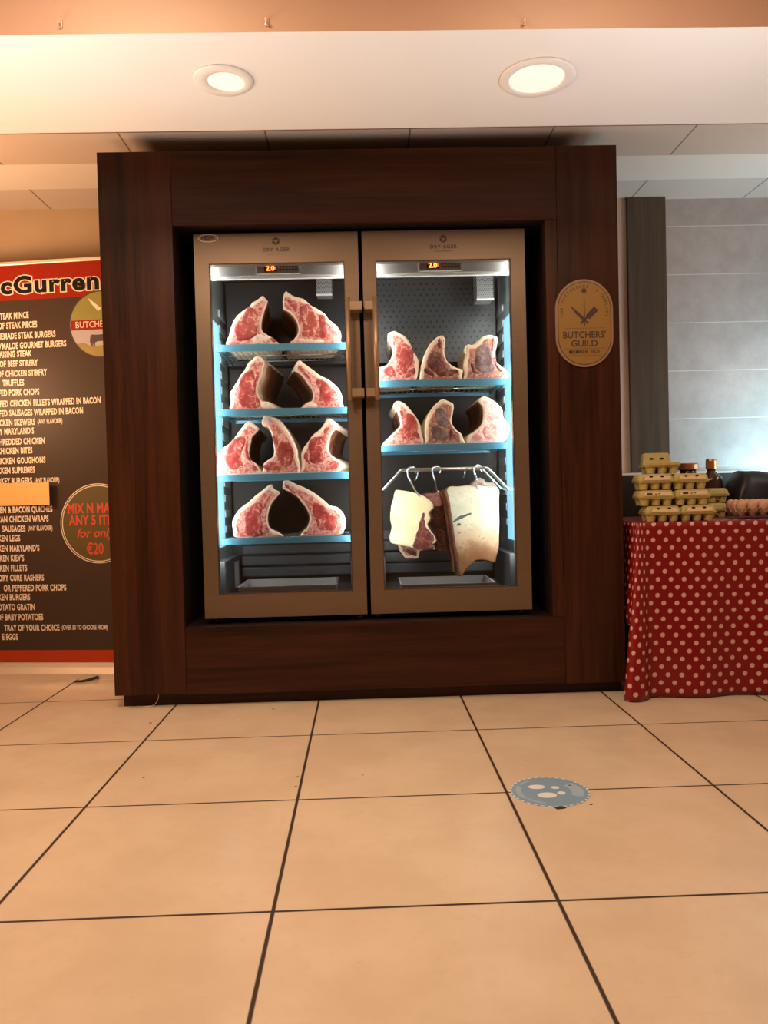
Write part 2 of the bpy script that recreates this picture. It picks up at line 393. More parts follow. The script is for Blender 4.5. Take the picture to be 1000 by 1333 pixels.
# ---------------------------------------------------------------- object helpers
ORG = {}
def thing(name, loc, label, cat, group=None, rz=0.0):
    o = bpy.data.objects.new(name, None); COL.objects.link(o)
    o.location = loc; o.rotation_euler = (0, 0, rz); o.empty_display_size = .05
    o['label'] = label; o['category'] = cat
    if group: o['group'] = group
    ORG[o] = Vector(loc); return o
def obj(name, bm, mats, parent=None, origin=None, local=False, smooth=False, label=None):
    """one mesh object; vertices are given in world metres unless local"""
    me = bpy.data.meshes.new(name)
    if origin is None: origin = ORG[parent] if parent is not None else Vector((0, 0, 0))
    origin = Vector(origin)
    if not local and origin.length > 0: bmesh.ops.translate(bm, vec=-origin, verts=bm.verts)
    bmesh.ops.recalc_face_normals(bm, faces=bm.faces)
    bm.to_mesh(me); bm.free()
    for mm in (mats if isinstance(mats, (list, tuple)) else [mats]): me.materials.append(mm)
    if smooth:
        for p in me.polygons: p.use_smooth = True
    o = bpy.data.objects.new(name, me); COL.objects.link(o)
    if parent is not None:
        o.parent = parent
        if not local: o.location = origin - ORG[parent]; ORG[o] = origin
        else: ORG[o] = Vector((0, 0, 0))
    else: o.location = origin; ORG[o] = origin
    if label: o['label'] = label
    return o
def tag(o, label, cat, group=None):
    o['label'] = label; o['category'] = cat
    if group: o['group'] = group
    return o
def struct(name, bm, m, origin=None):
    o = obj(name, bm, m, None, origin); o['kind'] = 'structure'; return o
def B(): return bmesh.new()
def box(bm, x0, x1, y0, y1, z0, z1, bev=0.0, mi=0):
    r = bmesh.ops.create_cube(bm, size=1)
    for v in r['verts']:
        v.co = Vector((x0 if v.co.x < 0 else x1, y0 if v.co.y < 0 else y1, z0 if v.co.z < 0 else z1))
    fs = set(f for v in r['verts'] for f in v.link_faces)
    for f in fs: f.material_index = mi
    if bev:
        es = list(set(e for v in r['verts'] for e in v.link_edges))
        bmesh.ops.bevel(bm, geom=es, offset=bev, segments=2, affect='EDGES', profile=.5)
    return bm
def b1(x0, x1, y0, y1, z0, z1, bev=0.0): return box(B(), x0, x1, y0, y1, z0, z1, bev)
def prism(bm, pts, y0, y1, mi=0):
    """outline in x,z between two depths"""
    a = [bm.verts.new((x, y0, z)) for x, z in pts]; b = [bm.verts.new((x, y1, z)) for x, z in pts]
    n = len(pts); fs = [bm.faces.new(a), bm.faces.new(b[::-1])]
    for i in range(n): fs.append(bm.faces.new((a[i], b[i], b[(i+1) % n], a[(i+1) % n])))
    for f in fs: f.material_index = mi
    return bm
def prism_z(bm, pts, z0, z1):
    a = [bm.verts.new((x, y, z0)) for x, y in pts]; b = [bm.verts.new((x, y, z1)) for x, y in pts]
    n = len(pts); bm.faces.new(a); bm.faces.new(b[::-1])
    for i in range(n): bm.faces.new((a[i], b[i], b[(i+1) % n], a[(i+1) % n]))
    return bm
def tube(bm, pts, r, seg=8, closed=False):
    pts = [Vector(p) for p in pts]; rings = []; n = len(pts)
    nrm = None
    for i, p in enumerate(pts):
        d = (pts[min(i+1, n-1)] - pts[max(i-1, 0)]).normalized()
        if nrm is None: nrm = d.orthogonal().normalized()
        nrm = (nrm - d*nrm.dot(d)).normalized(); bn = d.cross(nrm)
        rr = r[i] if isinstance(r, (list, tuple)) else r
        rings.append([bm.verts.new(p + (nrm*math.cos(2*PI*k/seg) + bn*math.sin(2*PI*k/seg))*rr) for k in range(seg)])
    for i in range(n-1):
        for k in range(seg):
            bm.faces.new((rings[i][k], rings[i][(k+1) % seg], rings[i+1][(k+1) % seg], rings[i+1][k]))
    bm.faces.new(rings[0][::-1]); bm.faces.new(rings[-1])
    return bm
def lathe(bm, prof, cx, cy, seg=24):
    """profile of (radius, z) turned about a vertical axis"""
    rings = [[bm.verts.new((cx + r*math.cos(2*PI*k/seg), cy + r*math.sin(2*PI*k/seg), z)) for k in range(seg)] for r, z in prof]
    for i in range(len(rings)-1):
        for k in range(seg):
            bm.faces.new((rings[i][k], rings[i][(k+1) % seg], rings[i+1][(k+1) % seg], rings[i+1][k]))
    bm.faces.new(rings[0][::-1]); bm.faces.new(rings[-1])
    return bm
def catmull(pts, k=4, closed=True):
    out = []; n = len(pts)
    rng = range(n if closed else n-1)
    for i in rng:
        g = (lambda j: pts[j % n]) if closed else (lambda j: pts[max(0, min(n-1, j))])
        p0, p1, p2, p3 = g(i-1), g(i), g(i+1), g(i+2)
        for s in range(k):
            t = s/k
            out.append(tuple(.5*((2*p1[a]) + (-p0[a]+p2[a])*t + (2*p0[a]-5*p1[a]+4*p2[a]-p3[a])*t*t + (-p0[a]+3*p1[a]-3*p2[a]+p3[a])*t**3) for a in range(len(p1))))
    if not closed: out.append(tuple(pts[-1]))
    return out
def ellipse(cx, cz, rx, rz, n=40, a0=0, a1=2*PI):
    full = abs(a1-a0-2*PI) < 1e-6
    m_ = n if full else n-1
    return [(cx + rx*math.cos(a0+(a1-a0)*i/m_), cz + rz*math.sin(a0+(a1-a0)*i/m_)) for i in range(n)]
def text2d(s, size, bold=0.0, xs=1.0, shear=0.0, align='LEFT', spacing=1.0):
    """flat glyph faces of a line of lettering: list of verts (x, z), faces"""
    cu = bpy.data.curves.new('lettering', 'FONT'); cu.body = s; cu.size = size
    cu.offset = bold*size; cu.shear = shear; cu.align_x = align; cu.space_character = spacing
    cu.resolution_u = 3
    o = bpy.data.objects.new('lettering', cu); COL.objects.link(o)
    dg = bpy.context.evaluated_depsgraph_get(); dg.update()
    me = bpy.data.meshes.new_from_object(o.evaluated_get(dg))
    vs = [(v.co.x*xs, v.co.y) for v in me.vertices]; fs = [tuple(p.vertices) for p in me.polygons]
    bpy.data.objects.remove(o); bpy.data.curves.remove(cu); bpy.data.meshes.remove(me)
    return vs, fs
def put_text(bm, s, x, z, y, size, rot=0.0, **kw):
    vs, fs = text2d(s, size, **kw); c, sn = math.cos(rot), math.sin(rot)
    bv = [bm.verts.new((x + a*c - b*sn, y, z + a*sn + b*c)) for a, b in vs]
    for f in fs:
        try: bm.faces.new([bv[i] for i in f])
        except ValueError: pass
    return bm
def flatpoly(bm, pts, y):
    bm.faces.new([bm.verts.new((x, y, z)) for x, z in pts]); return bm

# ================================================================= the setting
struct('floor', b1(-2.6, 2.6, -3.0, 4.2, -0.06, 0.0), MT['floor'])
struct('wall_back', b1(-2.6, 1.28, 4.12, 4.2, 0, 2.62), MT['plaster'])
bm = b1(1.28, 2.6, 4.12, 4.2, 0, 2.62)
struct('wall_back_tiled', bm, MT['wtile'])
struct('trim_1', b1(1.281, 1.402, 4.10, 4.12, 0, 2.37), MT['side'])
struct('trim_2', b1(1.402, 1.604, 4.08, 4.12, 0, 2.37, .002), MT['post'])
struct('wall_left', b1(-2.68, -2.6, -3.0, 4.2, 0, 2.62), MT['plaster'])
struct('wall_right', b1(2.6, 2.68, -3.0, 4.2, 0, 2.62), MT['plaster'])
struct('wall_front', b1(-2.6, 2.6, -3.08, -3.0, 0, 2.62), MT['plaster'])
struct('ceiling', b1(-2.6, 2.6, -3.0, 2.385, 2.60, 2.66), MT['fascia'])
struct('ceiling_tiled', b1(-2.6, 2.6, 3.0, 3.575, 2.37, 2.42), MT['ceil_f'])
struct('ceiling_strip', b1(-2.6, 2.6, 3.575, 3.855, 2.369, 2.42), MT['strip'])
struct('ceiling_edge', b1(-2.6, 2.6, 3.855, 4.12, 2.37, 2.42), MT['ceil_b'])
bm = B(); box(bm, -2.6, 2.6, 2.385, 3.012, 2.25, 2.60)
o = struct('ceiling_bulkhead', bm, [MT['soffit'], MT['fascia']])
for p in o.data.polygons:
    if p.normal.y < -.5: p.material_index = 1

def downlight(name, cx, cy, r, ri, dx, label):
    t = thing(name, (cx, cy, 2.25), label, 'ceiling light', None)
    bm = B(); seg = 48
    prof = [(r, 2.249), (r, 2.246), (r*.97, 2.243), (ri*1.04, 2.241), (ri, 2.243), (ri, 2.2485)]
    rings = [[bm.verts.new((cx+dx*(i > 2)+q*math.cos(2*PI*k/seg), cy+q*math.sin(2*PI*k/seg), z)) for k in range(seg)] for i, (q, z) in enumerate(prof)]
    for i in range(len(rings)-1):
        for k in range(seg): bm.faces.new((rings[i][k], rings[i][(k+1) % seg], rings[i+1][(k+1) % seg], rings[i+1][k]))
    obj('trim_ring', bm, MT['lampring'], t, smooth=True)
    bm = B(); prism_z(bm, [(cx+dx+ri*.985*math.cos(2*PI*k/seg), cy+ri*.985*math.sin(2*PI*k/seg)) for k in range(seg)], 2.2455, 2.2485)
    obj('diffuser', bm, MT['lamp'], t)
downlight('downlight', -.431, 2.652, .098, .061, .008, 'small round white recessed ceiling light on the left of the white bulkhead')
downlight('downlight', .618, 2.660, .126, .094, -.002, 'large round white recessed ceiling light on the right of the white bulkhead')
for x, z, lb in ((-.862, 2.283, 'small peach stick-on hook on the bulkhead face, leftmost of three'), (-.253, 2.281, 'small peach stick-on hook on the bulkhead face, middle of three'), (.516, 2.275, 'small peach stick-on hook on the bulkhead face, rightmost of three')):
    bm = B(); box(bm, x-.006, x+.006, 2.381, 2.385, z-.014, z+.012, .0015)
    tube(bm, [(x, 2.381, z+.008), (x, 2.376, z-.004), (x, 2.372, z-.012), (x, 2.366, z-.010), (x, 2.364, z-.004)], .003)
    tag(obj('adhesive_hook', bm, MT['hookp'], None, (x, 2.385, z), smooth=True), lb, 'hook', 'hooks on the bulkhead face')

# ================================================================= dark wood surround
t = thing('wooden_surround', (0.01, 3.27, 0), 'tall dark brown wooden cabinet surround housing the two steel display fridges', 'cabinet')
def wp(name, mat, *a, bev=.0012, label=None): return obj(name, b1(*a, bev), MT[mat], t, label=label)
wp('upright_panel', 'wood_v', -1.055, -.758, 3.27, 3.29, .055, 2.287)
wp('upright_panel', 'wood_v', .829, 1.083, 3.27, 3.29, .047, 2.287)
wp('upright_panel', 'wood_v', .780, .828, 3.272, 3.29, .332, 1.984, label='narrow dark strip right of the fridges')
wp('header_panel', 'wood_h', -.757, .828, 3.271, 3.29, 1.985, 2.286)
wp('lower_panel', 'wood_h', -.757, .828, 3.271, 3.29, .050, .331)
wp('plinth', 'wood_h', -1.030, 1.075, 3.31, 3.33, 0, .056)
wp('side_panel', 'wood_v', -1.055, -1.036, 3.291, 4.10, .055, 2.287)
wp('side_panel', 'wood_v', 1.064, 1.083, 3.291, 4.10, .047, 2.287)
wp('top_panel', 'wood_h', -1.035, 1.063, 3.291, 4.10, 2.262, 2.28)
wp('base_shelf', 'recess', -1.035, 1.063, 3.291, 4.10, .305, .331)
wp('inner_lining', 'recess', -.775, -.758, 3.291, 4.09, .332, 2.02)
wp('inner_lining', 'recess', .781, .798, 3.291, 4.09, .332, 2.02)
wp('inner_lining', 'recess', -.757, .780, 3.291, 4.09, 1.986, 2.02)
wp('back_panel', 'recess', -.757, .780, 4.06, 4.09, .332, 1.985)

# ================================================================= the two fridges
FY, DB = 3.33, 3.38            # door front, door back
CAV_B = 3.93
def bull_emblem(x, z, parent, y):
    bm = B(); flatpoly(bm, [(x+.017*math.sin(2*PI*k/6), z+.017*math.cos(2*PI*k/6)) for k in range(6)], y)
    e = obj('emblem', bm, MT['ink'], parent)
    s = .0105
    pts = [(-1.0, .75), (-.75, .95), (-.7, .45), (-.3, .38), (.3, .38), (.7, .45), (.75, .95), (1.0, .75), (.95, .2), (.5, .05), (.38, -.5), (.2, -.95), (-.2, -.95), (-.38, -.5), (-.5, .05), (-.95, .2)]
    bm = B(); flatpoly(bm, [(x+a*s, z+b*s*.9-.001) for a, b in pts], y-.0004)
    obj('bull_head', bm, MT['steel'], e, origin=ORG[e])
def fridge(x0, x1, g0, g1, shelves, label, handle_x, handle_side, left):
    cx = (x0+x1)/2
    t = thing('display_fridge', (cx, 3.6, .331), label, 'fridge', 'dry ageing fridges in the surround')
    # body: shell round the cavity
    c0, c1, zc0, zc1 = x0+.022, x1-.022, .42, 1.925
    bm = B()
    box(bm, x0, c0, DB+.004, 3.97, .357, 1.968); box(bm, c1, x1, DB+.004, 3.97, .357, 1.968)
    box(bm, c0, c1, DB+.004, 3.97, .357, zc0); box(bm, c0, c1, DB+.004, 3.97, zc1, 1.968)
    obj('body', bm, MT['steel_d'], t)
    obj('back_liner', b1(c0, c1, CAV_B, 3.97, zc0, zc1), MT['back'], t)
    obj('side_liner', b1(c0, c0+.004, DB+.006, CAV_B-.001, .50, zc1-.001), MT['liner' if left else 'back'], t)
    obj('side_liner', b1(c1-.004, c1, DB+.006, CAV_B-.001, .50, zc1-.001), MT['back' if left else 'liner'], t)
    obj('lower_liner', b1(c0, c1, DB+.006, CAV_B-.001, zc0, zc0+.006), MT['lower'], t)
    for xa, xb in ((c0, c0+.046), (c1-.046, c1)):
        obj('lower_side_panel', b1(xa, xb, DB+.085, CAV_B-.05, zc0+.007, .585, .004), MT['lower_l'], t)
    bm = B()
    for k in range(4): box(bm, c0+.05, c1-.05, CAV_B-.045+k*.008, CAV_B-.001, .47+k*.055, .47+k*.055+.048, .006)
    obj('louvre_panel', bm, MT['lower'], t)
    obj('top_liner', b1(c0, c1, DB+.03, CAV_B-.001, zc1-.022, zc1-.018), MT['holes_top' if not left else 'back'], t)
    bm = b1(c0+.02, c1-.02, CAV_B-.09, CAV_B-.086, 1.50, zc1-.024)
    box(bm, c0+.02, c1-.02, CAV_B-.086, CAV_B-.002, 1.50, 1.506)
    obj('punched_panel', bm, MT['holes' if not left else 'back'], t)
    # control panel above the glass edge
    zb0, zb1 = 1.813, 1.893
    obj_bm = B(); box(obj_bm, x0+.03, x1-.03, 3.414, 3.46, zb0, zb1, .003)
    cp = obj('control_panel', obj_bm, MT['steel_d'], t)
    bx = (g0+g1)/2 - .001
    bm = B()
    for a in ((bx-.098, bx+.092, 1.867, 1.871), (bx-.098, bx+.092, 1.820, 1.824), (bx-.098, bx-.0945, 1.820, 1.871), (bx+.0885, bx+.092, 1.820, 1.871)): box(bm, a[0], a[1], 3.4085, 3.414, a[2], a[3])
    obj('bezel', bm, MT['white'], cp, origin=ORG[cp])
    obj('display', b1(bx-.062, bx-.006, 3.412, 3.4138, 1.832, 1.862), MT['black'], cp, origin=ORG[cp])
    bm = B(); put_text(bm, '2.0', bx-.054, 1.836, 3.4115, .030, bold=.03); obj('digits', bm, MT['orange'], cp, origin=ORG[cp])
    bm = B(); put_text(bm, 'c', bx-.018, 1.841, 3.4115, .020, bold=.03); obj('digits', bm, MT['red'], cp, origin=ORG[cp])
    bm = B()
    for k in range(6):
        for zz in (1.853, 1.838): box(bm, bx+.003+k*.0135, bx+.012+k*.0135, 3.412, 3.4138, zz-.003, zz+.004)
    obj('buttons', bm, MT['ink'], cp, origin=ORG[cp])
    obj('light_edge', b1(x0+.03, x1-.03, 3.418, 3.435, 1.803, 1.8125), MT['white'], t)
    # lamp box under the cavity roof
    if left: a = (-.193, -.123, 3.62, 3.70, 1.780, 1.89)
    else: a = (.541, .618, 3.62, 3.72, 1.745, 1.89)
    u = obj('lamp_box', b1(*a, .002), MT['uv'], t)
    obj('lamp_box_edge', b1(a[0]-.001, a[1]+.001, a[2]-.004, a[2], a[4]-.004, a[4]+.004), MT['white'], u, origin=ORG[u])
    # led strips in the front corners
    for s, xx in ((1, c0+.0045), (-1, c1-.0045)):
        obj('led_strip', b1(min(xx, xx+s*.006), max(xx, xx+s*.006), DB+.008, DB+.02, .58, 1.88), MT['led'], t)
        al = area_light('fridge_led', (xx+s*.0075, DB+.016, 1.23), .012, 1.29, LED_W, (1.0, 0.98, 0.95))
        n = Vector((-s*.55, -.83, 0)).normalized()     # strip faces in and back
        al.rotation_euler = (-n).to_track_quat('-Z', 'Y').to_euler()
    hs = c0+.0045 if left else c1-.0045; sg = 1 if left else -1
    obj('liner_glow', b1(min(hs, hs+sg*.005), max(hs, hs+sg*.005), 3.512, 3.69, .64, 1.66, .001), MT['glow_p'], t)  # glowing sheet standing in for the liner wall lit by the strips
    obj('liner_glow', b1(min(hs, hs+sg*.005), max(hs, hs+sg*.005), 3.48, 3.5115, .64, 1.66, .001), MT['glow_e'], t)  # stronger glow painted in as the bright front edge of that lit wall
    # racks of shelf supports on the side walls
    for xx, s in ((c0+.004, 1), (c1-.004, -1)):
        bm = B()
        for k in range(15): box(bm, min(xx, xx+s*.010), max(xx, xx+s*.010), 3.70, 3.86, .70+k*.072, .735+k*.072, .003)
        obj('support_rack', bm, MT['liner' if (s > 0) == left else 'back'], t)
    # shelves
    for z in shelves:
        a0, a1 = (c0+.018, c1-.018)
        if left: a0, a1 = -.622, -.062
        else: a0, a1 = .060, .630
        bm = B(); box(bm, a0, a1, 3.428, 3.432, z-.026, z+.003, .001)
        box(bm, a0, a0+.003, 3.432, 3.86, z-.02, z-.002); box(bm, a1-.003, a1, 3.432, 3.86, z-.02, z-.002)
        box(bm, a0, a1, 3.857, 3.86, z-.02, z-.002); box(bm, a0, a1, 3.432, 3.442, z-.026, z-.024)
        sh = obj('shelf', bm, MT['lip'], t)
        bm = B(); n = 23
        for k in range(n):
            x = a0+.012+(a1-a0-.024)*k/(n-1); tube(bm, [(x, 3.433, z-.004), (x, 3.857, z-.004)], .002, 5)
        for y in (3.50, 3.65, 3.80): tube(bm, [(a0+.003, y, z-.0085), (a1-.003, y, z-.0085)], .0028, 6)
        obj('wire_grid', bm, MT['wire'], sh, origin=ORG[sh], smooth=True)
    # feet
    for xx in (x0+.03, x1-.03):
        for y in (3.42, 3.90):
            bm = B(); lathe(bm, [(.016, .3312), (.016, .337), (.008, .339), (.008, .3572)], xx, y)
            obj('foot', bm, MT['steel'], t)
    # door
    bm = B(); Z0, Z1, G0, G1 = .356, 1.969, .457, 1.845
    box(bm, x0, g0, FY, DB, Z0, Z1); box(bm, g1, x1, FY, DB, Z0, Z1)
    box(bm, g0, g1, FY, DB, Z0, G0); box(bm, g0, g1, FY, DB, G1, Z1)
    bmesh.ops.remove_doubles(bm, verts=bm.verts, dist=1e-5)
    d = obj('door', bm, MT['steel'], t)
    obj('glass_pane', b1(g0, g1, FY+.004, FY+.008, G0, G1), MT['glass'], d, origin=ORG[d])
    bm = B()
    for a in ((g0, g0+.004, G0, G1), (g1-.004, g1, G0, G1), (g0, g1, G0, G0+.004), (g0, g1, G1-.004, G1)): box(bm, a[0], a[1], FY-.0006, FY+.003, a[2], a[3])
    obj('glass_edge', bm, MT['ink'], d, origin=ORG[d])
    # handle: round bar on two brackets
    bm = B(); hx = handle_x
    tube(bm, [(hx, 3.272, 1.256), (hx, 3.272, 1.682)], .0105, 14)
    h = obj('handle', bm, MT['handle'], d, origin=ORG[d], smooth=True)
    e = handle_side
    for zz in (1.646, 1.287):
        xa, xb = (hx, e) if e > hx else (e, hx)
        obj('bracket', b1(xa, xb, 3.268, FY-.0005, zz-.017, zz+.017, .001), MT['handle'], h, origin=ORG[d])
    # print above the glass
    lx = -.342 if left else .361
    bull_emblem(lx, 1.934 if left else 1.932, d, FY-.0006)
    bm = B(); put_text(bm, 'DRY AGER', lx, 1.892, FY-.0006, .021, align='CENTER', spacing=1.30, bold=.032, xs=.92)
    obj('lettering', bm, MT['ink'], d, origin=ORG[d])
    bm = B(); flatpoly(bm, [(lx-.038, 1.8795), (lx+.038, 1.8795), (lx+.038, 1.8815), (lx-.038, 1.8815)], FY-.0006)
    obj('tagline', bm, MT['ink'], d, origin=ORG[d])
    if left:
        bm = B(); flatpoly(bm, ellipse(-.624, 1.951, .042, .017), FY-.0004); s = obj('oval_sticker', bm, MT['paper'], d, origin=ORG[d])
        bm = B(); flatpoly(bm, ellipse(-.624, 1.951, .038, .0135), FY-.0006); obj('oval_ring', bm, MT['steel'], s, origin=ORG[d])
        bm = B(); put_text(bm, 'P-EDNT', -.624, 1.9455, FY-.0008, .0195, align='CENTER', bold=.05, xs=.86); obj('lettering', bm, MT['ink'], s, origin=ORG[d])
        obj('label_sticker', b1(c0+.0462, c0+.047, 3.70, 3.82, .440, .560), MT['white'], t)
    if not left:
        bm = B()
        for y in (3.50, 3.66):
            tube(bm, [(c0+.006, y, .872), (.086, y, .884), (.165, y, .966), (.171, y, .969), (.548, y, .969), (.556, y, .966), (.640, y, .876), (c1-.006, y, .868)], .0065, 8)
        obj('hanging_rail', bm, MT['chrome'], t, smooth=True)
    return t
LED_W = 5.0
fridge(-.685, .001, -.624, -.058, (1.523, 1.244, .962, .686), 'steel framed glass door fridge on the left with four shelves of beef', -.048, .012, True)
fridge(.018, .705, .074, .644, (1.354, 1.074), 'steel framed glass door fridge on the right with two shelves and hanging beef', .066, .022, False)

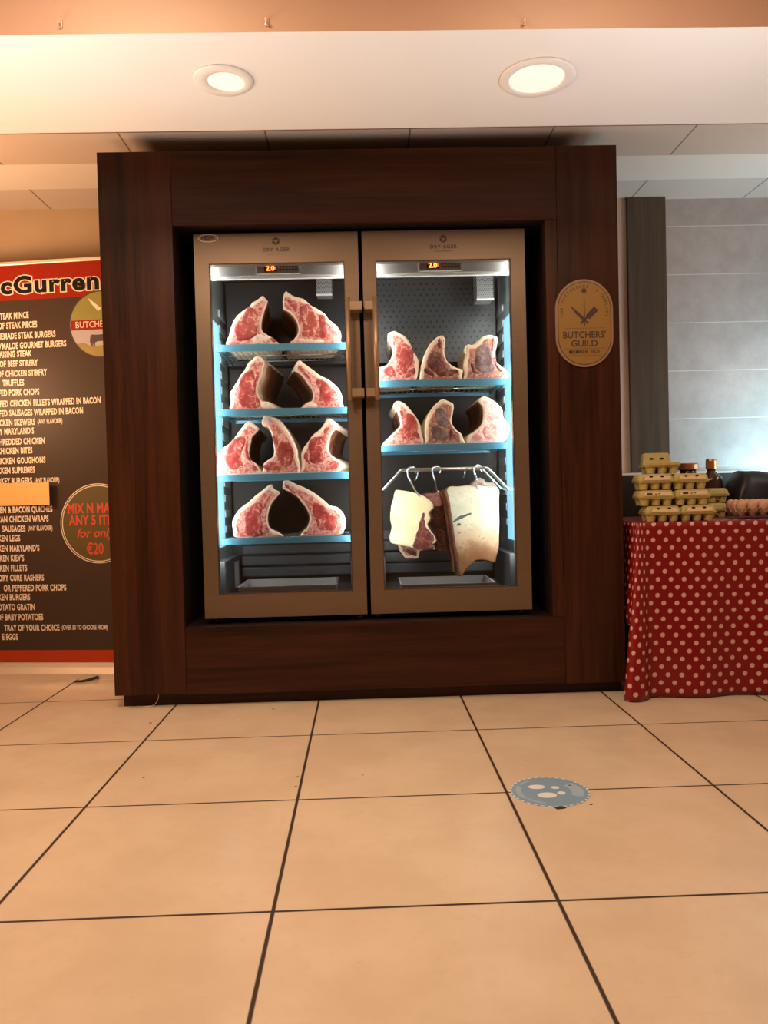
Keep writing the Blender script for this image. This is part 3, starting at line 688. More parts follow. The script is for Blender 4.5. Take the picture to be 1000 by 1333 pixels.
# ================================================================= beef
# outlines of each cut in millimetres (x, height), its muscles, the run of its inner rib side, and how far its back leans
MEAT = {
'a1':([(-572,1536),(-572,1572),(-564,1602),(-551,1635),(-533,1659),(-508,1679),(-480,1697),(-465,1717),(-456,1719),(-440,1729),(-419,1743),(-409,1731),(-399,1719),(-404,1701),(-413,1677),(-422,1653),(-427,1630),(-429,1606),(-424,1584),(-406,1574),(-385,1564),(-373,1553),(-359,1532)],[('L',[(-478,1693),(-460,1684),(-448,1663),(-447,1642),(-453,1618),(-447,1594),(-457,1569),(-482,1556),(-512,1548),(-536,1554),(-546,1578),(-545,1608),(-533,1633),(-512,1636),(-504,1664),(-491,1682)]),('L',[(-446,1675),(-436,1693),(-419,1694),(-427,1675),(-439,1663)]),('B',[(-473,1558),(-439,1576),(-421,1572),(-397,1560),(-404,1542),(-434,1537),(-464,1538)]),('L',[(-394,1560),(-373,1552),(-366,1538),(-386,1540)])],(12,19),-0.02),
'a2':([(-331,1736),(-319,1761),(-307,1753),(-281,1738),(-242,1725),(-218,1703),(-189,1685),(-153,1660),(-130,1630),(-100,1605),(-83,1575),(-85,1544),(-96,1527),(-305,1531),(-301,1543),(-283,1558),(-270,1581),(-270,1602),(-275,1626),(-292,1654),(-316,1675),(-332,1688)],[('L',[(-260,1680),(-252,1698),(-228,1701),(-204,1682),(-194,1655),(-189,1631),(-185,1607),(-193,1583),(-210,1564),(-245,1561),(-254,1578),(-247,1608),(-258,1638)]),('L',[(-179,1653),(-155,1651),(-143,1624),(-143,1582),(-151,1553),(-185,1557),(-195,1576),(-178,1607),(-178,1631)]),('L',[(-323,1738),(-308,1727),(-274,1699),(-273,1664),(-286,1676),(-303,1699),(-320,1719)]),('B',[(-292,1546),(-265,1554),(-211,1550),(-162,1547),(-169,1532),(-290,1534)])],(15,0),-0.04),
'a3':([(-563,1253),(-573,1282),(-576,1316),(-566,1337),(-547,1366),(-525,1399),(-506,1425),(-491,1452),(-469,1470),(-448,1487),(-424,1466),(-420,1454),(-425,1430),(-435,1394),(-448,1364),(-455,1334),(-450,1310),(-435,1285),(-408,1282),(-394,1269),(-388,1249)],[('L',[(-492,1416),(-471,1413),(-465,1388),(-458,1364),(-464,1334),(-459,1310),(-446,1286),(-449,1263),(-466,1256),(-514,1258),(-531,1275),(-542,1306),(-533,1336),(-534,1360),(-521,1390)]),('L',[(-464,1410),(-440,1418),(-446,1388),(-459,1359),(-464,1382)]),('B',[(-439,1276),(-411,1279),(-397,1266),(-397,1254),(-439,1255)])],(11,17),0.05),
'a4':([(-270,1460),(-250,1447),(-214,1419),(-185,1394),(-143,1372),(-107,1341),(-87,1308),(-84,1271),(-92,1243),(-246,1246),(-238,1272),(-218,1281),(-211,1305),(-217,1329),(-234,1353),(-252,1381),(-272,1402),(-290,1415),(-283,1436)],[('L',[(-194,1374),(-167,1370),(-144,1351),(-130,1321),(-134,1285),(-153,1260),(-176,1263),(-189,1286),(-183,1316),(-191,1340),(-197,1359)]),('L',[(-268,1438),(-245,1409),(-217,1374),(-209,1354),(-222,1368),(-251,1394),(-274,1416)]),('B',[(-238,1266),(-215,1274),(-194,1262),(-198,1250),(-238,1251)])],(10,17),-0.07),
'b1':([(-629,966),(-638,991),(-636,1040),(-623,1074),(-594,1095),(-569,1116),(-543,1150),(-517,1183),(-495,1198),(-474,1186),(-456,1166),(-463,1148),(-482,1130),(-492,1099),(-499,1062),(-494,1031),(-470,1011),(-456,992),(-454,968)],[('L',[(-535,1131),(-517,1124),(-512,1106),(-524,1081),(-532,1050),(-530,1025),(-519,1003),(-534,996),(-573,990),(-596,1003),(-607,1033),(-603,1067),(-581,1101),(-556,1122)]),('L',[(-506,1137),(-498,1118),(-504,1081),(-501,1050),(-490,1024),(-502,1023),(-519,1049),(-517,1087)]),('L',[(-485,1012),(-466,996),(-460,979),(-486,985)])],(10,16),0.0),
'b2':([(-440,1194),(-430,1216),(-411,1218),(-386,1211),(-362,1202),(-344,1176),(-320,1142),(-301,1101),(-289,1072),(-285,1038),(-286,970),(-433,969),(-440,991),(-439,1006),(-423,1023),(-398,1038),(-390,1059),(-391,1090),(-395,1122),(-404,1153),(-416,1169),(-434,1175)],[('L',[(-352,1111),(-329,1111),(-311,1082),(-304,1051),(-309,1020),(-324,1000),(-354,1001),(-372,1022),(-377,1053),(-370,1084)]),('L',[(-436,1001),(-398,1018),(-375,1011),(-358,993),(-374,982),(-424,980)]),('L',[(-393,1143),(-375,1115),(-367,1104),(-383,1079),(-390,1103)]),('B',[(-437,1192),(-429,1212),(-411,1214),(-400,1201),(-409,1178),(-422,1177)])],(13,20),0.01),
'b3':([(-266,969),(-271,1000),(-271,1044),(-263,1069),(-240,1102),(-215,1133),(-186,1154),(-164,1185),(-151,1203),(-126,1193),(-108,1174),(-118,1155),(-134,1134),(-144,1109),(-151,1078),(-148,1053),(-124,1028),(-91,999),(-104,974),(-145,966)],[('L',[(-221,1114),(-190,1123),(-168,1116),(-164,1091),(-173,1067),(-166,1041),(-169,1020),(-193,1009),(-223,1007),(-235,1024),(-234,1056),(-240,1081)]),('L',[(-254,1056),(-240,1049),(-238,1018),(-222,999),(-232,996),(-251,1012),(-260,1037)]),('L',[(-148,1004),(-124,1017),(-99,999),(-117,982),(-147,975)]),('L',[(-169,1154),(-140,1164),(-146,1136),(-164,1124)])],(11,16),0.05),
'c1':([(-559,691),(-579,728),(-582,753),(-571,784),(-549,814),(-514,839),(-482,866),(-447,893),(-412,917),(-400,914),(-394,898),(-370,882),(-386,860),(-405,839),(-418,811),(-425,774),(-424,743),(-409,723),(-384,710),(-369,689)],[('L',[(-474,837),(-455,839),(-447,818),(-455,781),(-446,749),(-453,723),(-446,704),(-465,695),(-509,698),(-529,715),(-525,745),(-527,777),(-508,804),(-489,829)]),('L',[(-447,843),(-420,866),(-407,878),(-412,855),(-435,818),(-444,790),(-448,818)]),('L',[(-433,735),(-423,714),(-429,698),(-442,724)]),('L',[(-571,746),(-555,740),(-550,710),(-561,716)])],(11,17),-0.035),
'c2':([(-357,909),(-353,931),(-331,934),(-297,917),(-254,897),(-217,875),(-181,846),(-150,820),(-119,810),(-92,781),(-84,740),(-94,706),(-129,690),(-279,692),(-281,701),(-259,719),(-246,744),(-240,769),(-248,794),(-266,826),(-290,858),(-317,880),(-348,894)],[('L',[(-222,831),(-194,832),(-175,814),(-157,787),(-128,769),(-122,741),(-136,717),(-172,712),(-202,722),(-213,756),(-225,787)]),('L',[(-254,844),(-229,831),(-232,801),(-249,813)]),('L',[(-347,925),(-323,904),(-286,870),(-269,852),(-297,869),(-340,901)]),('L',[(-277,699),(-253,713),(-248,705),(-260,694)])],(15,0),-0.03),
'd1':([(59,1359),(60,1410),(87,1422),(114,1430),(133,1457),(143,1487),(134,1517),(123,1548),(124,1569),(151,1578),(172,1568),(196,1555),(217,1528),(231,1491),(246,1467),(258,1436),(253,1394),(243,1364),(228,1352),(188,1356),(127,1357)],[('L',[(168,1512),(198,1518),(221,1503),(232,1473),(227,1437),(207,1413),(197,1393),(172,1386),(154,1408),(161,1438),(156,1474)]),('L',[(204,1400),(228,1414),(239,1411),(239,1389),(219,1375),(190,1372)]),('L',[(98,1409),(135,1425),(149,1402),(157,1382),(134,1376),(104,1391)]),('L',[(136,1546),(155,1523),(154,1494),(145,1517)])],(2,6),0.0),
'd2':([(267,1357),(261,1394),(268,1430),(279,1466),(301,1508),(326,1537),(348,1552),(362,1552),(375,1539),(371,1512),(369,1476),(379,1443),(403,1421),(433,1408),(450,1399),(446,1381),(432,1354),(340,1353)],[('D',[(325,1485),(345,1480),(360,1452),(371,1422),(383,1397),(370,1377),(341,1378),(318,1398),(294,1423),(295,1453),(311,1477)]),('D',[(275,1407),(293,1413),(316,1392),(326,1372),(304,1379),(282,1390)]),('D',[(385,1403),(409,1407),(431,1398),(414,1382),(385,1371)]),('D',[(340,1531),(352,1542),(355,1501),(341,1498)]),('B',[(358,1546),(368,1544),(365,1488),(358,1491)])],(8,12),0.0),
'd3':([(456,1353),(454,1383),(453,1420),(455,1444),(462,1462),(459,1495),(475,1513),(496,1510),(521,1530),(546,1548),(577,1552),(606,1539),(600,1502),(594,1471),(598,1435),(622,1413),(652,1385),(643,1361),(578,1353),(505,1353)],[('G',[(514,1493),(545,1511),(568,1502),(577,1466),(585,1435),(587,1400),(555,1385),(519,1395),(502,1419),(505,1449),(509,1473)]),('D',[(484,1437),(495,1430),(506,1400),(528,1382),(501,1381),(486,1401)]),('D',[(577,1525),(593,1537),(587,1471),(603,1423),(631,1392),(604,1397),(585,1441),(579,1484)])],(11,15),0.0),
'e1':([(97,1084),(98,1099),(128,1123),(156,1149),(168,1167),(163,1198),(155,1228),(140,1256),(150,1269),(171,1270),(195,1254),(218,1227),(242,1193),(256,1162),(261,1132),(257,1080)],[('L',[(197,1214),(220,1210),(238,1187),(245,1156),(242,1132),(253,1117),(231,1100),(189,1101),(168,1122),(163,1146),(179,1164),(188,1188)]),('L',[(165,1227),(181,1226),(183,1201),(173,1189)])],(2,6),-0.015),
'e2':([(280,1079),(275,1107),(278,1174),(294,1210),(316,1243),(338,1263),(360,1275),(387,1262),(405,1250),(400,1213),(394,1177),(409,1143),(437,1121),(445,1100),(445,1079),(364,1077)],[('G',[(323,1226),(340,1235),(361,1231),(375,1202),(377,1171),(366,1149),(343,1155),(325,1179)]),('G',[(306,1154),(323,1159),(348,1147),(370,1134),(375,1097),(322,1095),(306,1124)]),('D',[(382,1134),(393,1146),(401,1122),(391,1096),(383,1096)])],(8,12),-0.01),
'e3':([(463,1078),(464,1107),(484,1123),(512,1144),(528,1168),(535,1198),(533,1235),(515,1265),(537,1283),(570,1273),(600,1248),(618,1227),(627,1184),(648,1159),(650,1129),(634,1092),(609,1073),(548,1074)],[('P',[(555,1204),(581,1217),(601,1209),(610,1185),(593,1180),(569,1173)]),('P',[(540,1152),(574,1166),(603,1148),(612,1117),(597,1096),(566,1093),(542,1101),(530,1125)]),('P',[(481,1108),(509,1123),(527,1116),(533,1092),(487,1087)])],(2,7),-0.02),
'h1':([(141,878),(166,879),(219,868),(262,853),(287,836),(305,817),(307,792),(293,775),(297,745),(284,720),(299,689),(319,657),(317,638),(304,629),(316,606),(288,606),(250,602),(200,619),(144,633),(116,643),(110,668),(121,712),(115,750),(120,806),(130,837)],[('D',[(263,774),(274,768),(277,714),(296,686),(314,654),(301,632),(310,612),(256,608),(216,623),(226,659),(248,728)])],(6,14),0.02),
'h2':([(270,856),(315,867),(361,875),(389,856),(397,765),(404,675),(411,597),(386,588),(335,596),(329,651),(312,754),(295,819)],[('P',[(283,855),(328,862),(360,866),(360,806),(330,802),(311,819)])],None,0.03),
'h3':([(376,884),(432,892),(495,894),(557,889),(611,878),(612,813),(611,687),(604,599),(595,568),(591,548),(578,540),(543,549),(509,553),(487,543),(458,515),(427,483),(418,567),(407,630),(397,730),(386,818)],[('S',[(404,735),(422,750),(448,760),(479,767),(480,762),(460,753),(428,739),(406,731)]),('S',[(415,717),(428,722),(434,717),(421,711)])],(15,0),-0.03),
'h4':([(508,840),(509,900),(542,927),(568,920),(581,904),(620,902),(628,876),(626,810),(566,792)],[],None,0),
'h1f':([(148,634),(208,633),(253,609),(246,563),(216,560),(178,567)],[('D',[(185,608),(232,593),(237,570),(201,581)])],None,0),
}

def area2(p): return sum(p[i][0]*p[(i+1) % len(p)][1]-p[(i+1) % len(p)][0]*p[i][1] for i in range(len(p)))/2
def inset(p, d):
    """move a clockwise outline inwards"""
    o = []; n = len(p)
    for i in range(n):
        a, b, c = Vector(p[i-1]), Vector(p[i]), Vector(p[(i+1) % n])
        t = (c-a)
        if t.length < 1e-9: o.append(tuple(b)); continue
        t.normalize(); nn = Vector((t.y, -t.x)); q = b + nn*d; o.append((q.x, q.y))
    return o
def seg_d(q, p):
    best = 9
    for i in range(len(p)):
        ax, az = p[i-1]; bx, bz = p[i]; dx, dz = bx-ax, bz-az; L = dx*dx+dz*dz
        t = 0 if L < 1e-12 else max(0, min(1, ((q[0]-ax)*dx+(q[1]-az)*dz)/L))
        best = min(best, math.hypot(q[0]-ax-t*dx, q[1]-az-t*dz))
    return best
def inside(q, p):
    c = False
    for i in range(len(p)):
        (ax, az), (bx, bz) = p[i-1], p[i]
        if (az > q[1]) != (bz > q[1]) and q[0] < (bx-ax)*(q[1]-az)/(bz-az)+ax: c = not c
    return c
def fill(p, step):
    """points on a jittered grid inside an outline, triangulated with it"""
    rnd = random.Random(len(p)); xs = [a for a, b in p]; zs = [b for a, b in p]
    pts = list(p); x = min(xs)
    while x < max(xs):
        z = min(zs)
        while z < max(zs):
            q = (x+rnd.uniform(-.2, .2)*step, z+rnd.uniform(-.2, .2)*step)
            if inside(q, p) and seg_d(q, p) > step*.55: pts.append(q)
            z += step
        x += step
    r = geometry.delaunay_2d_cdt([Vector(q) for q in pts], [], [list(range(len(p)))], 1, 1e-6)
    return [tuple(v) for v in r[0]], r[2]
def fdisp(x, z): return .0022*noise.noise(Vector((x*22, z*22, .3))) + .0012*noise.noise(Vector((x*70, z*70, 1.7)))
def outline(pts, zs=None):
    p = [(a/1000, b/1000) for a, b in pts]
    if zs is not None:
        lo = min(b for a, b in p); sh = max(0, lo-zs) if lo-zs < .02 else 0
        p = [(a, zs if b < lo+.006 else max(zs, b-sh*max(0, 1-(b-lo)/.05))) for a, b in p]
    return p
def beef(key, name, loc_y, zs, depth, fat, face, label, group, hang=False, cat='meat', inner_mat='bark', taper=.93):
    out, leans, inner, dx = MEAT[key]
    p = outline(out, zs); K = 4
    if area2(p) > 0: p = p[::-1]; inner = None if inner is None else (len(p)-1-inner[1], len(p)-1-inner[0])
    n0 = len(p); sp = catmull(p, K)
    if zs is not None: sp = [(a, max(zs, b)) for a, b in sp]
    n = len(sp); isin = [False]*n
    if inner:
        i = inner[0]*K
        while i % n != (inner[1]*K) % n: isin[i % n] = True; i += 1
    sd = sum(map(ord, key))
    J = []
    for i, (a, b) in enumerate(sp):
        k = noise.noise(Vector((a*60, b*60, sd)))*.0022
        q = inset([sp[i-1], (a, b), sp[(i+1) % n]], 0)[1]
        t = Vector((sp[(i+1) % n][0]-sp[i-1][0], sp[(i+1) % n][1]-sp[i-1][1])).normalized()
        J.append((a+t.y*k, (b-t.x*k) if zs is None or b > zs+.002 else b))
    cxm = sum(a for a, b in J)/n; zb = zs if zs is not None else sum(b for a, b in J)/n
    top = max(b for a, b in J)
    bm = B(); rim = bm.verts.layers.float.new('rim')
    def ring(pts, y): return [bm.verts.new((a, y if not callable(y) else y(a, b), b if zs is None else max(zs, b))) for a, b in pts]
    r_in = inset(J, .0065)
    vs, fs = fill(r_in, .009)
    fv = [bm.verts.new((a, loc_y + (fdisp(a, b) if i >= n else fdisp(a, b)), b if zs is None else max(zs, b))) for i, (a, b) in enumerate(vs)]
    for f in fs:
        try: bm.faces.new([fv[i] for i in f]).material_index = 2
        except ValueError: pass
    ext = [not isin[i] and not (zs is not None and J[i][1] < zs+.012) for i in range(n)]
    for i, (a, b) in enumerate(vs):
        if i < n: fv[i][rim] = .0 if ext[i] else .45; continue
        de = min([math.hypot(a-q[0], b-q[1]) for q, e_ in zip(r_in, ext) if e_] or [1]); do = min([math.hypot(a-q[0], b-q[1]) for q, e_ in zip(r_in, ext) if not e_] or [1])
        fv[i][rim] = min(1.0, de/.022, .45+do/.012)
    prev = fv[:n]
    # body rings
    def body(t):
        o = []
        s = 1-(1-taper)*t
        for i, (a, b) in enumerate(J):
            tg = Vector((J[(i+1) % n][0]-J[i-1][0], J[(i+1) % n][1]-J[i-1][1])).normalized()
            k = .004*noise.noise(Vector((a*25, b*25, t*9+sd)))
            if isin[i]: k += .0035*math.cos(t*2*PI*4.5)
            if zs is not None and b < zs+.003: k = 0
            o.append((cxm+(a+tg.y*k-cxm)*s + dx*t, zb+(b-tg.x*k-zb)*s))
        return o
    specs = [(inset(J, .002), loc_y+.0025), (J, loc_y+.008)]
    for t in (.1, .2, .32, .45, .58, .7, .82, .92, 1.0): specs.append((body(t), loc_y+depth*t))
    specs.append((inset(body(1.0), .008), loc_y+depth+.006))
    for j, (pts, y) in enumerate(specs):
        cur = ring(pts, y)
        for i in range(n):
            i2 = (i+1) % n
            try: f = bm.faces.new((prev[i], prev[i2], cur[i2], cur[i]))
            except ValueError: continue
            f.material_index = 2 if j == 0 else (1 if isin[i] and j > 1 else 0)
        prev = cur
    c = bm.verts.new((sum(v.co.x for v in prev)/n, loc_y+depth+.006, sum(v.co.z for v in prev)/n))
    vs2 = [(v.co.x, v.co.z) for v in prev]
    r = geometry.delaunay_2d_cdt([Vector(q) for q in vs2], [], [list(range(n))], 1, 1e-7)
    bm.verts.remove(c)
    if len(r[0]) == n:
        for f in r[2]:
            try: bm.faces.new([prev[i] for i in f])
            except ValueError: pass
    org = (cxm, loc_y+depth/2, zs if zs is not None else top)
    t = thing(name, org, label, cat, group)
    body_o = obj('fat_and_bone', bm, [MT[fat], MT[inner_mat], MT[face]], t, smooth=True)
    for kind, lp in leans:
        q = [(a/1000, b/1000) for a, b in lp]
        if area2(q) > 0: q = q[::-1]
        q = catmull(q, 4)
        mx, mz = sum(a for a, b in q)/len(q), sum(b for a, b in q)/len(q)
        q = [(mx+(a-mx)*1.05, mz+(b-mz)*1.05) for a, b in q]
        q = [(a+.0032*noise.noise(Vector((a*110, b*110, 3)))+.002*noise.noise(Vector((a*260, b*260, 4))), b+.0032*noise.noise(Vector((a*110, b*110, 7)))+.002*noise.noise(Vector((a*260, b*260, 9)))) for a, b in q]
        if zs is not None: q = [(a, max(zs+.003, b)) for a, b in q]
        vs, fs = fill(q, .006); bm = B(); amp = .0024 if kind != 'S' else .001
        bv = []
        for i, (a, b) in enumerate(vs):
            if i < len(q): y = loc_y + fdisp(a, b) + (.0012 if kind != 'S' else -.0006)
            else:
                d = min(1, seg_d((a, b), q)/.007); y = loc_y + fdisp(a, b) - amp*(d*d*(3-2*d)) + .0008*noise.noise(Vector((a*90, b*90, 5)))
            bv.append(bm.verts.new((a, y, b)))
        for f in fs:
            try: bm.faces.new([bv[i] for i in f])
            except ValueError: pass
        # back skin keeps each muscle a closed piece set into the cut
        nm = {'L': 'lean_muscle', 'D': 'lean_muscle', 'G': 'lean_muscle', 'P': 'lean_muscle', 'B': 'bone', 'S': 'dark_gash'}[kind]
        obj(nm, bm, MT[kind], t, smooth=True)
    return t
SH = dict(a=1.523, b=.962, c=.686)
Y0 = 3.462
gl = 'rib cuts on the left fridge shelves'; gr = 'rib cuts on the right fridge shelves'
beef('a1', 'beef_rib_joint', Y0, 1.523, .34, 'fat', 'face', 'left beef rib joint of the pair on the top shelf of the left fridge', gl)
beef('a2', 'beef_rib_joint', Y0, 1.523, .34, 'fat', 'face', 'right beef rib joint with tall pointed tip on the top shelf of the left fridge', gl)
beef('a3', 'beef_rib_joint', Y0, 1.244, .34, 'fat', 'face', 'left beef rib joint with tan layered side, on the second shelf of the left fridge', gl, inner_mat='layers')
beef('a4', 'beef_rib_joint', Y0, 1.244, .30, 'fat', 'face', 'right leaning beef rib joint on the second shelf of the left fridge', gl)
beef('b1', 'beef_rib_joint', Y0, .962, .33, 'fat', 'face', 'leftmost of three beef rib joints on the third shelf of the left fridge', gl)
beef('b2', 'beef_rib_joint', Y0, .962, .33, 'fat', 'face', 'middle beef rib joint with bone tip leaning left, third shelf of the left fridge', gl)
beef('b3', 'beef_rib_joint', Y0, .962, .33, 'fat', 'face', 'rightmost of three beef rib joints on the third shelf of the left fridge', gl)
beef('c1', 'beef_rib_joint', Y0, .686, .33, 'fat', 'face', 'left beef rib joint of the arching pair on the lowest shelf of the left fridge', gl)
beef('c2', 'beef_rib_joint', Y0, .686, .33, 'fat', 'face', 'right beef rib joint of the arching pair on the lowest shelf of the left fridge', gl)
beef('d1', 'beef_rib_joint', Y0, 1.354, .32, 'fat', 'face', 'red beef rib joint nearest the door handles on the upper shelf of the right fridge', gr)
beef('d2', 'beef_rib_joint', Y0, 1.354, .32, 'fat', 'face_y', 'small dark aged beef rib joint in the middle of the upper shelf, right fridge', gr)
beef('d3', 'beef_rib_joint', Y0, 1.354, .32, 'cream_fat', 'face_y', 'grey faced aged beef joint at the right end of the upper shelf, right fridge', gr)
beef('e1', 'beef_rib_joint', Y0, 1.074, .32, 'fat', 'face', 'small red beef rib joint at the left end of the lower shelf, right fridge', gr)
beef('e2', 'beef_rib_joint', Y0, 1.074, .32, 'cream_fat', 'face_y', 'grey brown aged beef joint in the middle of the lower shelf, right fridge', gr)
beef('e3', 'beef_rib_joint', Y0, 1.074, .32, 'cream_fat', 'face_p', 'pale pink fatty beef joint at the right end of the lower shelf, right fridge', gr)
gh = 'beef hanging in the right fridge'
beef('h1', 'hanging_beef', 3.56, None, .075, 'cream_fat', 'cream_fat', 'cream fat covered beef piece hanging leftmost in the right fridge', gh)
beef('h1f', 'beef_flap', 3.648, None, .03, 'D', 'face_y', 'small dark beef flap dangling under the leftmost hanging piece', gh)
beef('h2', 'hanging_beef', 3.665, None, .10, 'D', 'D', 'dark red beef piece hanging between the two pale pieces in the right fridge', gh)
beef('h3', 'hanging_beef', 3.55, None, .085, 'D', 'slab', 'large pale rectangular beef slab with dark gash hanging in the right fridge', gh)
beef('h4', 'hanging_beef', 3.70, None, .08, 'fat', 'face', 'pinkish beef top showing behind the large pale hanging slab', gh)

# hooks on the rail, trays on the fridge floors
def hook(name, pts, label):
    bm = B(); q = catmull([tuple(p) for p in pts], 5, False); tube(bm, q, .0042, 8)
    tag(obj(name, bm, MT['chrome'], None, pts[0], smooth=True), label, 'hook', 'meat hooks on the rail')
def s_hook(x, y, xb, zb, yb, label, lean=.01):
    hook('meat_hook', [(x+.020, y+.016, .952), (x+.020, y+.012, .972), (x+.006, y, .981), (x-.013, y-.010, .974), (x-.016, y-.010, .952), (x-.005, y-.008, .918), (xb, yb, zb), (xb+.012, yb+.006, zb-.018)], label)
s_hook(.212, 3.50, .240, .866, 3.552, 'steel hook holding the leftmost cream hanging piece')
s_hook(.322, 3.50, .338, .880, 3.655, 'steel hook holding the dark red hanging piece')
s_hook(.508, 3.50, .510, .892, 3.542, 'steel hook holding the large pale slab')
hook('meat_hook', [(.222, 3.645, .964), (.232, 3.655, .978), (.248, 3.66, .974), (.252, 3.66, .955), (.244, 3.66, .930), (.236, 3.66, .925)], 'empty steel hook on the back rail behind the leftmost hook')
hook('meat_hook', [(.452, 3.645, .964), (.460, 3.655, .977), (.472, 3.665, .968), (.472, 3.67, .945), (.464, 3.68, .930)], 'small empty steel hook on the back rail left of the pale slab')
def tray(x0, x1, y0, y1, z, h, label):
    bm = B(); th = .003
    box(bm, x0, x1, y0, y1, z, z+th); box(bm, x0, x1, y0, y0+th, z, z+h); box(bm, x0, x1, y1-th, y1, z, z+h)
    box(bm, x0, x0+th, y0, y1, z, z+h); box(bm, x1-th, x1, y0, y1, z, z+h)
    for a in ((x0-.006, x1+.006, y0-.006, y0), (x0-.006, x1+.006, y1, y1+.006), (x0-.006, x0, y0, y1), (x1, x1+.006, y0, y1)): box(bm, *a, z+h-.003, z+h)
    tag(obj('drip_tray', bm, MT['tray'], None, ((x0+x1)/2, (y0+y1)/2, z)), label, 'tray', 'drip trays in the fridges')
tray(-.556, -.135, 3.425, 3.72, .4262, .050, 'grey steel drip tray on the floor of the left fridge')
tray(.156, .562, 3.425, 3.72, .4262, .040, 'grey steel drip tray on the floor of the right fridge')

# ================================================================= guild plaque on the surround
PY = 3.2685
t = thing('wall_plaque', (.934, PY, 1.371), 'gold rounded oval butchers guild plaque on the right upright of the dark wooden surround', 'plaque')
def stadium(cx, z0, z1, r, n=20):
    return [(cx+r*math.cos(PI*i/n), z1-r+r*math.sin(PI*i/n)) for i in range(n+1)] + [(cx-r*math.cos(PI*i/n), z0+r-r*math.sin(PI*i/n)) for i in range(n+1)]
pcx, pz0, pz1, pr = .934, 1.371, 1.734, .1205
bm = B(); prism(bm, stadium(pcx, pz0, pz1, pr), PY-.006, PY+.001); obj('rim', bm, MT['goldrim'], t)
bm = B(); prism(bm, stadium(pcx, pz0+.009, pz1-.009, pr-.009), PY-.0066, PY-.006); obj('border_line', bm, MT['ink'], t)
bm = B(); prism(bm, stadium(pcx, pz0+.012, pz1-.012, pr-.012), PY-.0072, PY-.0066); obj('face', bm, MT['gold'], t)
yy = PY-.0076
bm = B()
put_text(bm, "BUTCHERS'", pcx-.002, 1.4915, yy, .0385, align='CENTER', bold=.022, xs=.93)
put_text(bm, 'GUILD', pcx-.002, 1.456, yy, .0385, align='CENTER', bold=.022)
put_text(bm, 'MEMBER 2021', pcx-.002, 1.427, yy, .0225, align='CENTER', bold=.02, xs=.98)
obj('lettering', bm, MT['ink'], t)
bm = B(); arc = 'THE DIFFERENCE IS QUALITY'
a0, a1, rad = math.radians(196), math.radians(-16), .089
for i, ch in enumerate(arc):
    if ch == ' ': continue
    a = a0 + (a1-a0)*i/(len(arc)-1)
    put_text(bm, ch, pcx+rad*math.cos(a), pz1-pr+rad*math.sin(a)-.004, yy, .0165, rot=a-PI/2, align='CENTER', bold=.01)
obj('arched_lettering', bm, MT['ink'], t)
bm = B(); zc = 1.566
def poly_at(bm, pts, cx, cz, ang, y):
    c, s = math.cos(ang), math.sin(ang); flatpoly(bm, [(cx+a*c-b*s, cz+a*s+b*c) for a, b in pts], y)
poly_at(bm, [(-.022, -.004), (.004, -.0035), (.010, -.006), (.075, -.004), (.080, 0), (.040, .007), (.010, .0065), (.004, .0035), (-.022, .004)], pcx, zc, math.radians(136), yy)
poly_at(bm, [(-.022, -.004), (.016, -.004), (.016, -.013), (.068, -.013), (.068, .011), (.016, .009), (.016, .004), (-.022, .004)], pcx, zc, math.radians(44), yy-.0002)
flatpoly(bm, [(pcx-.002, zc-.024), (pcx+.0025, zc-.024), (pcx+.0015, zc+.09), (pcx-.001, zc+.09)], yy-.0004)
obj('knives_emblem', bm, MT['ink'], t)
bm = B()
for z, hw in ((1.531, .088), (1.447, .088), (1.418, .070)): flatpoly(bm, [(pcx-hw, z), (pcx+hw, z), (pcx+hw, z+.0012), (pcx-hw, z+.0012)], yy)
flatpoly(bm, ellipse(pcx, 1.686, .011, .011, 12), yy)
obj('rule_lines', bm, MT['cow'], t)

# ================================================================= roll-up banner
bz = math.atan2(-.077, .569)
t = thing('rollup_banner', (-1.272, 3.877, 0), 'dark roll-up price list banner with red header standing left of the surround', 'banner', None, bz)
L0, L1 = -.80, .055
def lo(name, bm, m, parent=t, **k): return obj(name, bm, m, parent, local=True, **k)
sheet = lo('banner_sheet', b1(L0, L1, .010, .012, .072, 2.035), MT['bannerbg'])
lo('header_panel', b1(L0, L1, .0092, .0098, 1.864, 2.035), MT['bred'], sheet)
lo('footer_stripe', b1(L0, L1, .0092, .0098, .074, .131), MT['borange'], sheet)
lo('top_rail', b1(L0-.005, L1+.005, .002, .018, 2.034, 2.052, .004), MT['alu'])
bm = B(); prof = [(-.05, 0), (.10, 0), (.10, .03), (.07, .062), (.03, .072), (-.01, .070), (-.035, .055), (-.05, .025)]
a = [bm.verts.new((L0-.01, y, z)) for y, z in prof]; b = [bm.verts.new((L1+.01, y, z)) for y, z in prof]
bm.faces.new(a); bm.faces.new(b[::-1])
for i in range(len(prof)): bm.faces.new((a[i], b[i], b[(i+1) % len(prof)], a[(i+1) % len(prof)]))
lo('base', bm, MT['alu'])
bm = B(); tube(bm, [(-.035, -.052, .012), (-.055, -.085, .008), (-.085, -.112, .006), (-.12, -.125, .006)], [.007, .007, .006, .004], 8); lo('foot', bm, MT['ink'], label='dark swivel foot')
lo('pole', box(B(), -.40, -.375, .045, .06, .07, 2.04), MT['alu'])
bm = B(); put_text(bm, 'McGurren', -.615, 1.899, .0086, .114, bold=.085, xs=1.20, spacing=1.10); lo('header_outline', bm, MT['cream'], sheet)
bm = B(); put_text(bm, 'McGurren', -.615, 1.899, .0080, .114, bold=.040, xs=1.20, spacing=1.10); lo('header_lettering', bm, MT['black'], sheet)
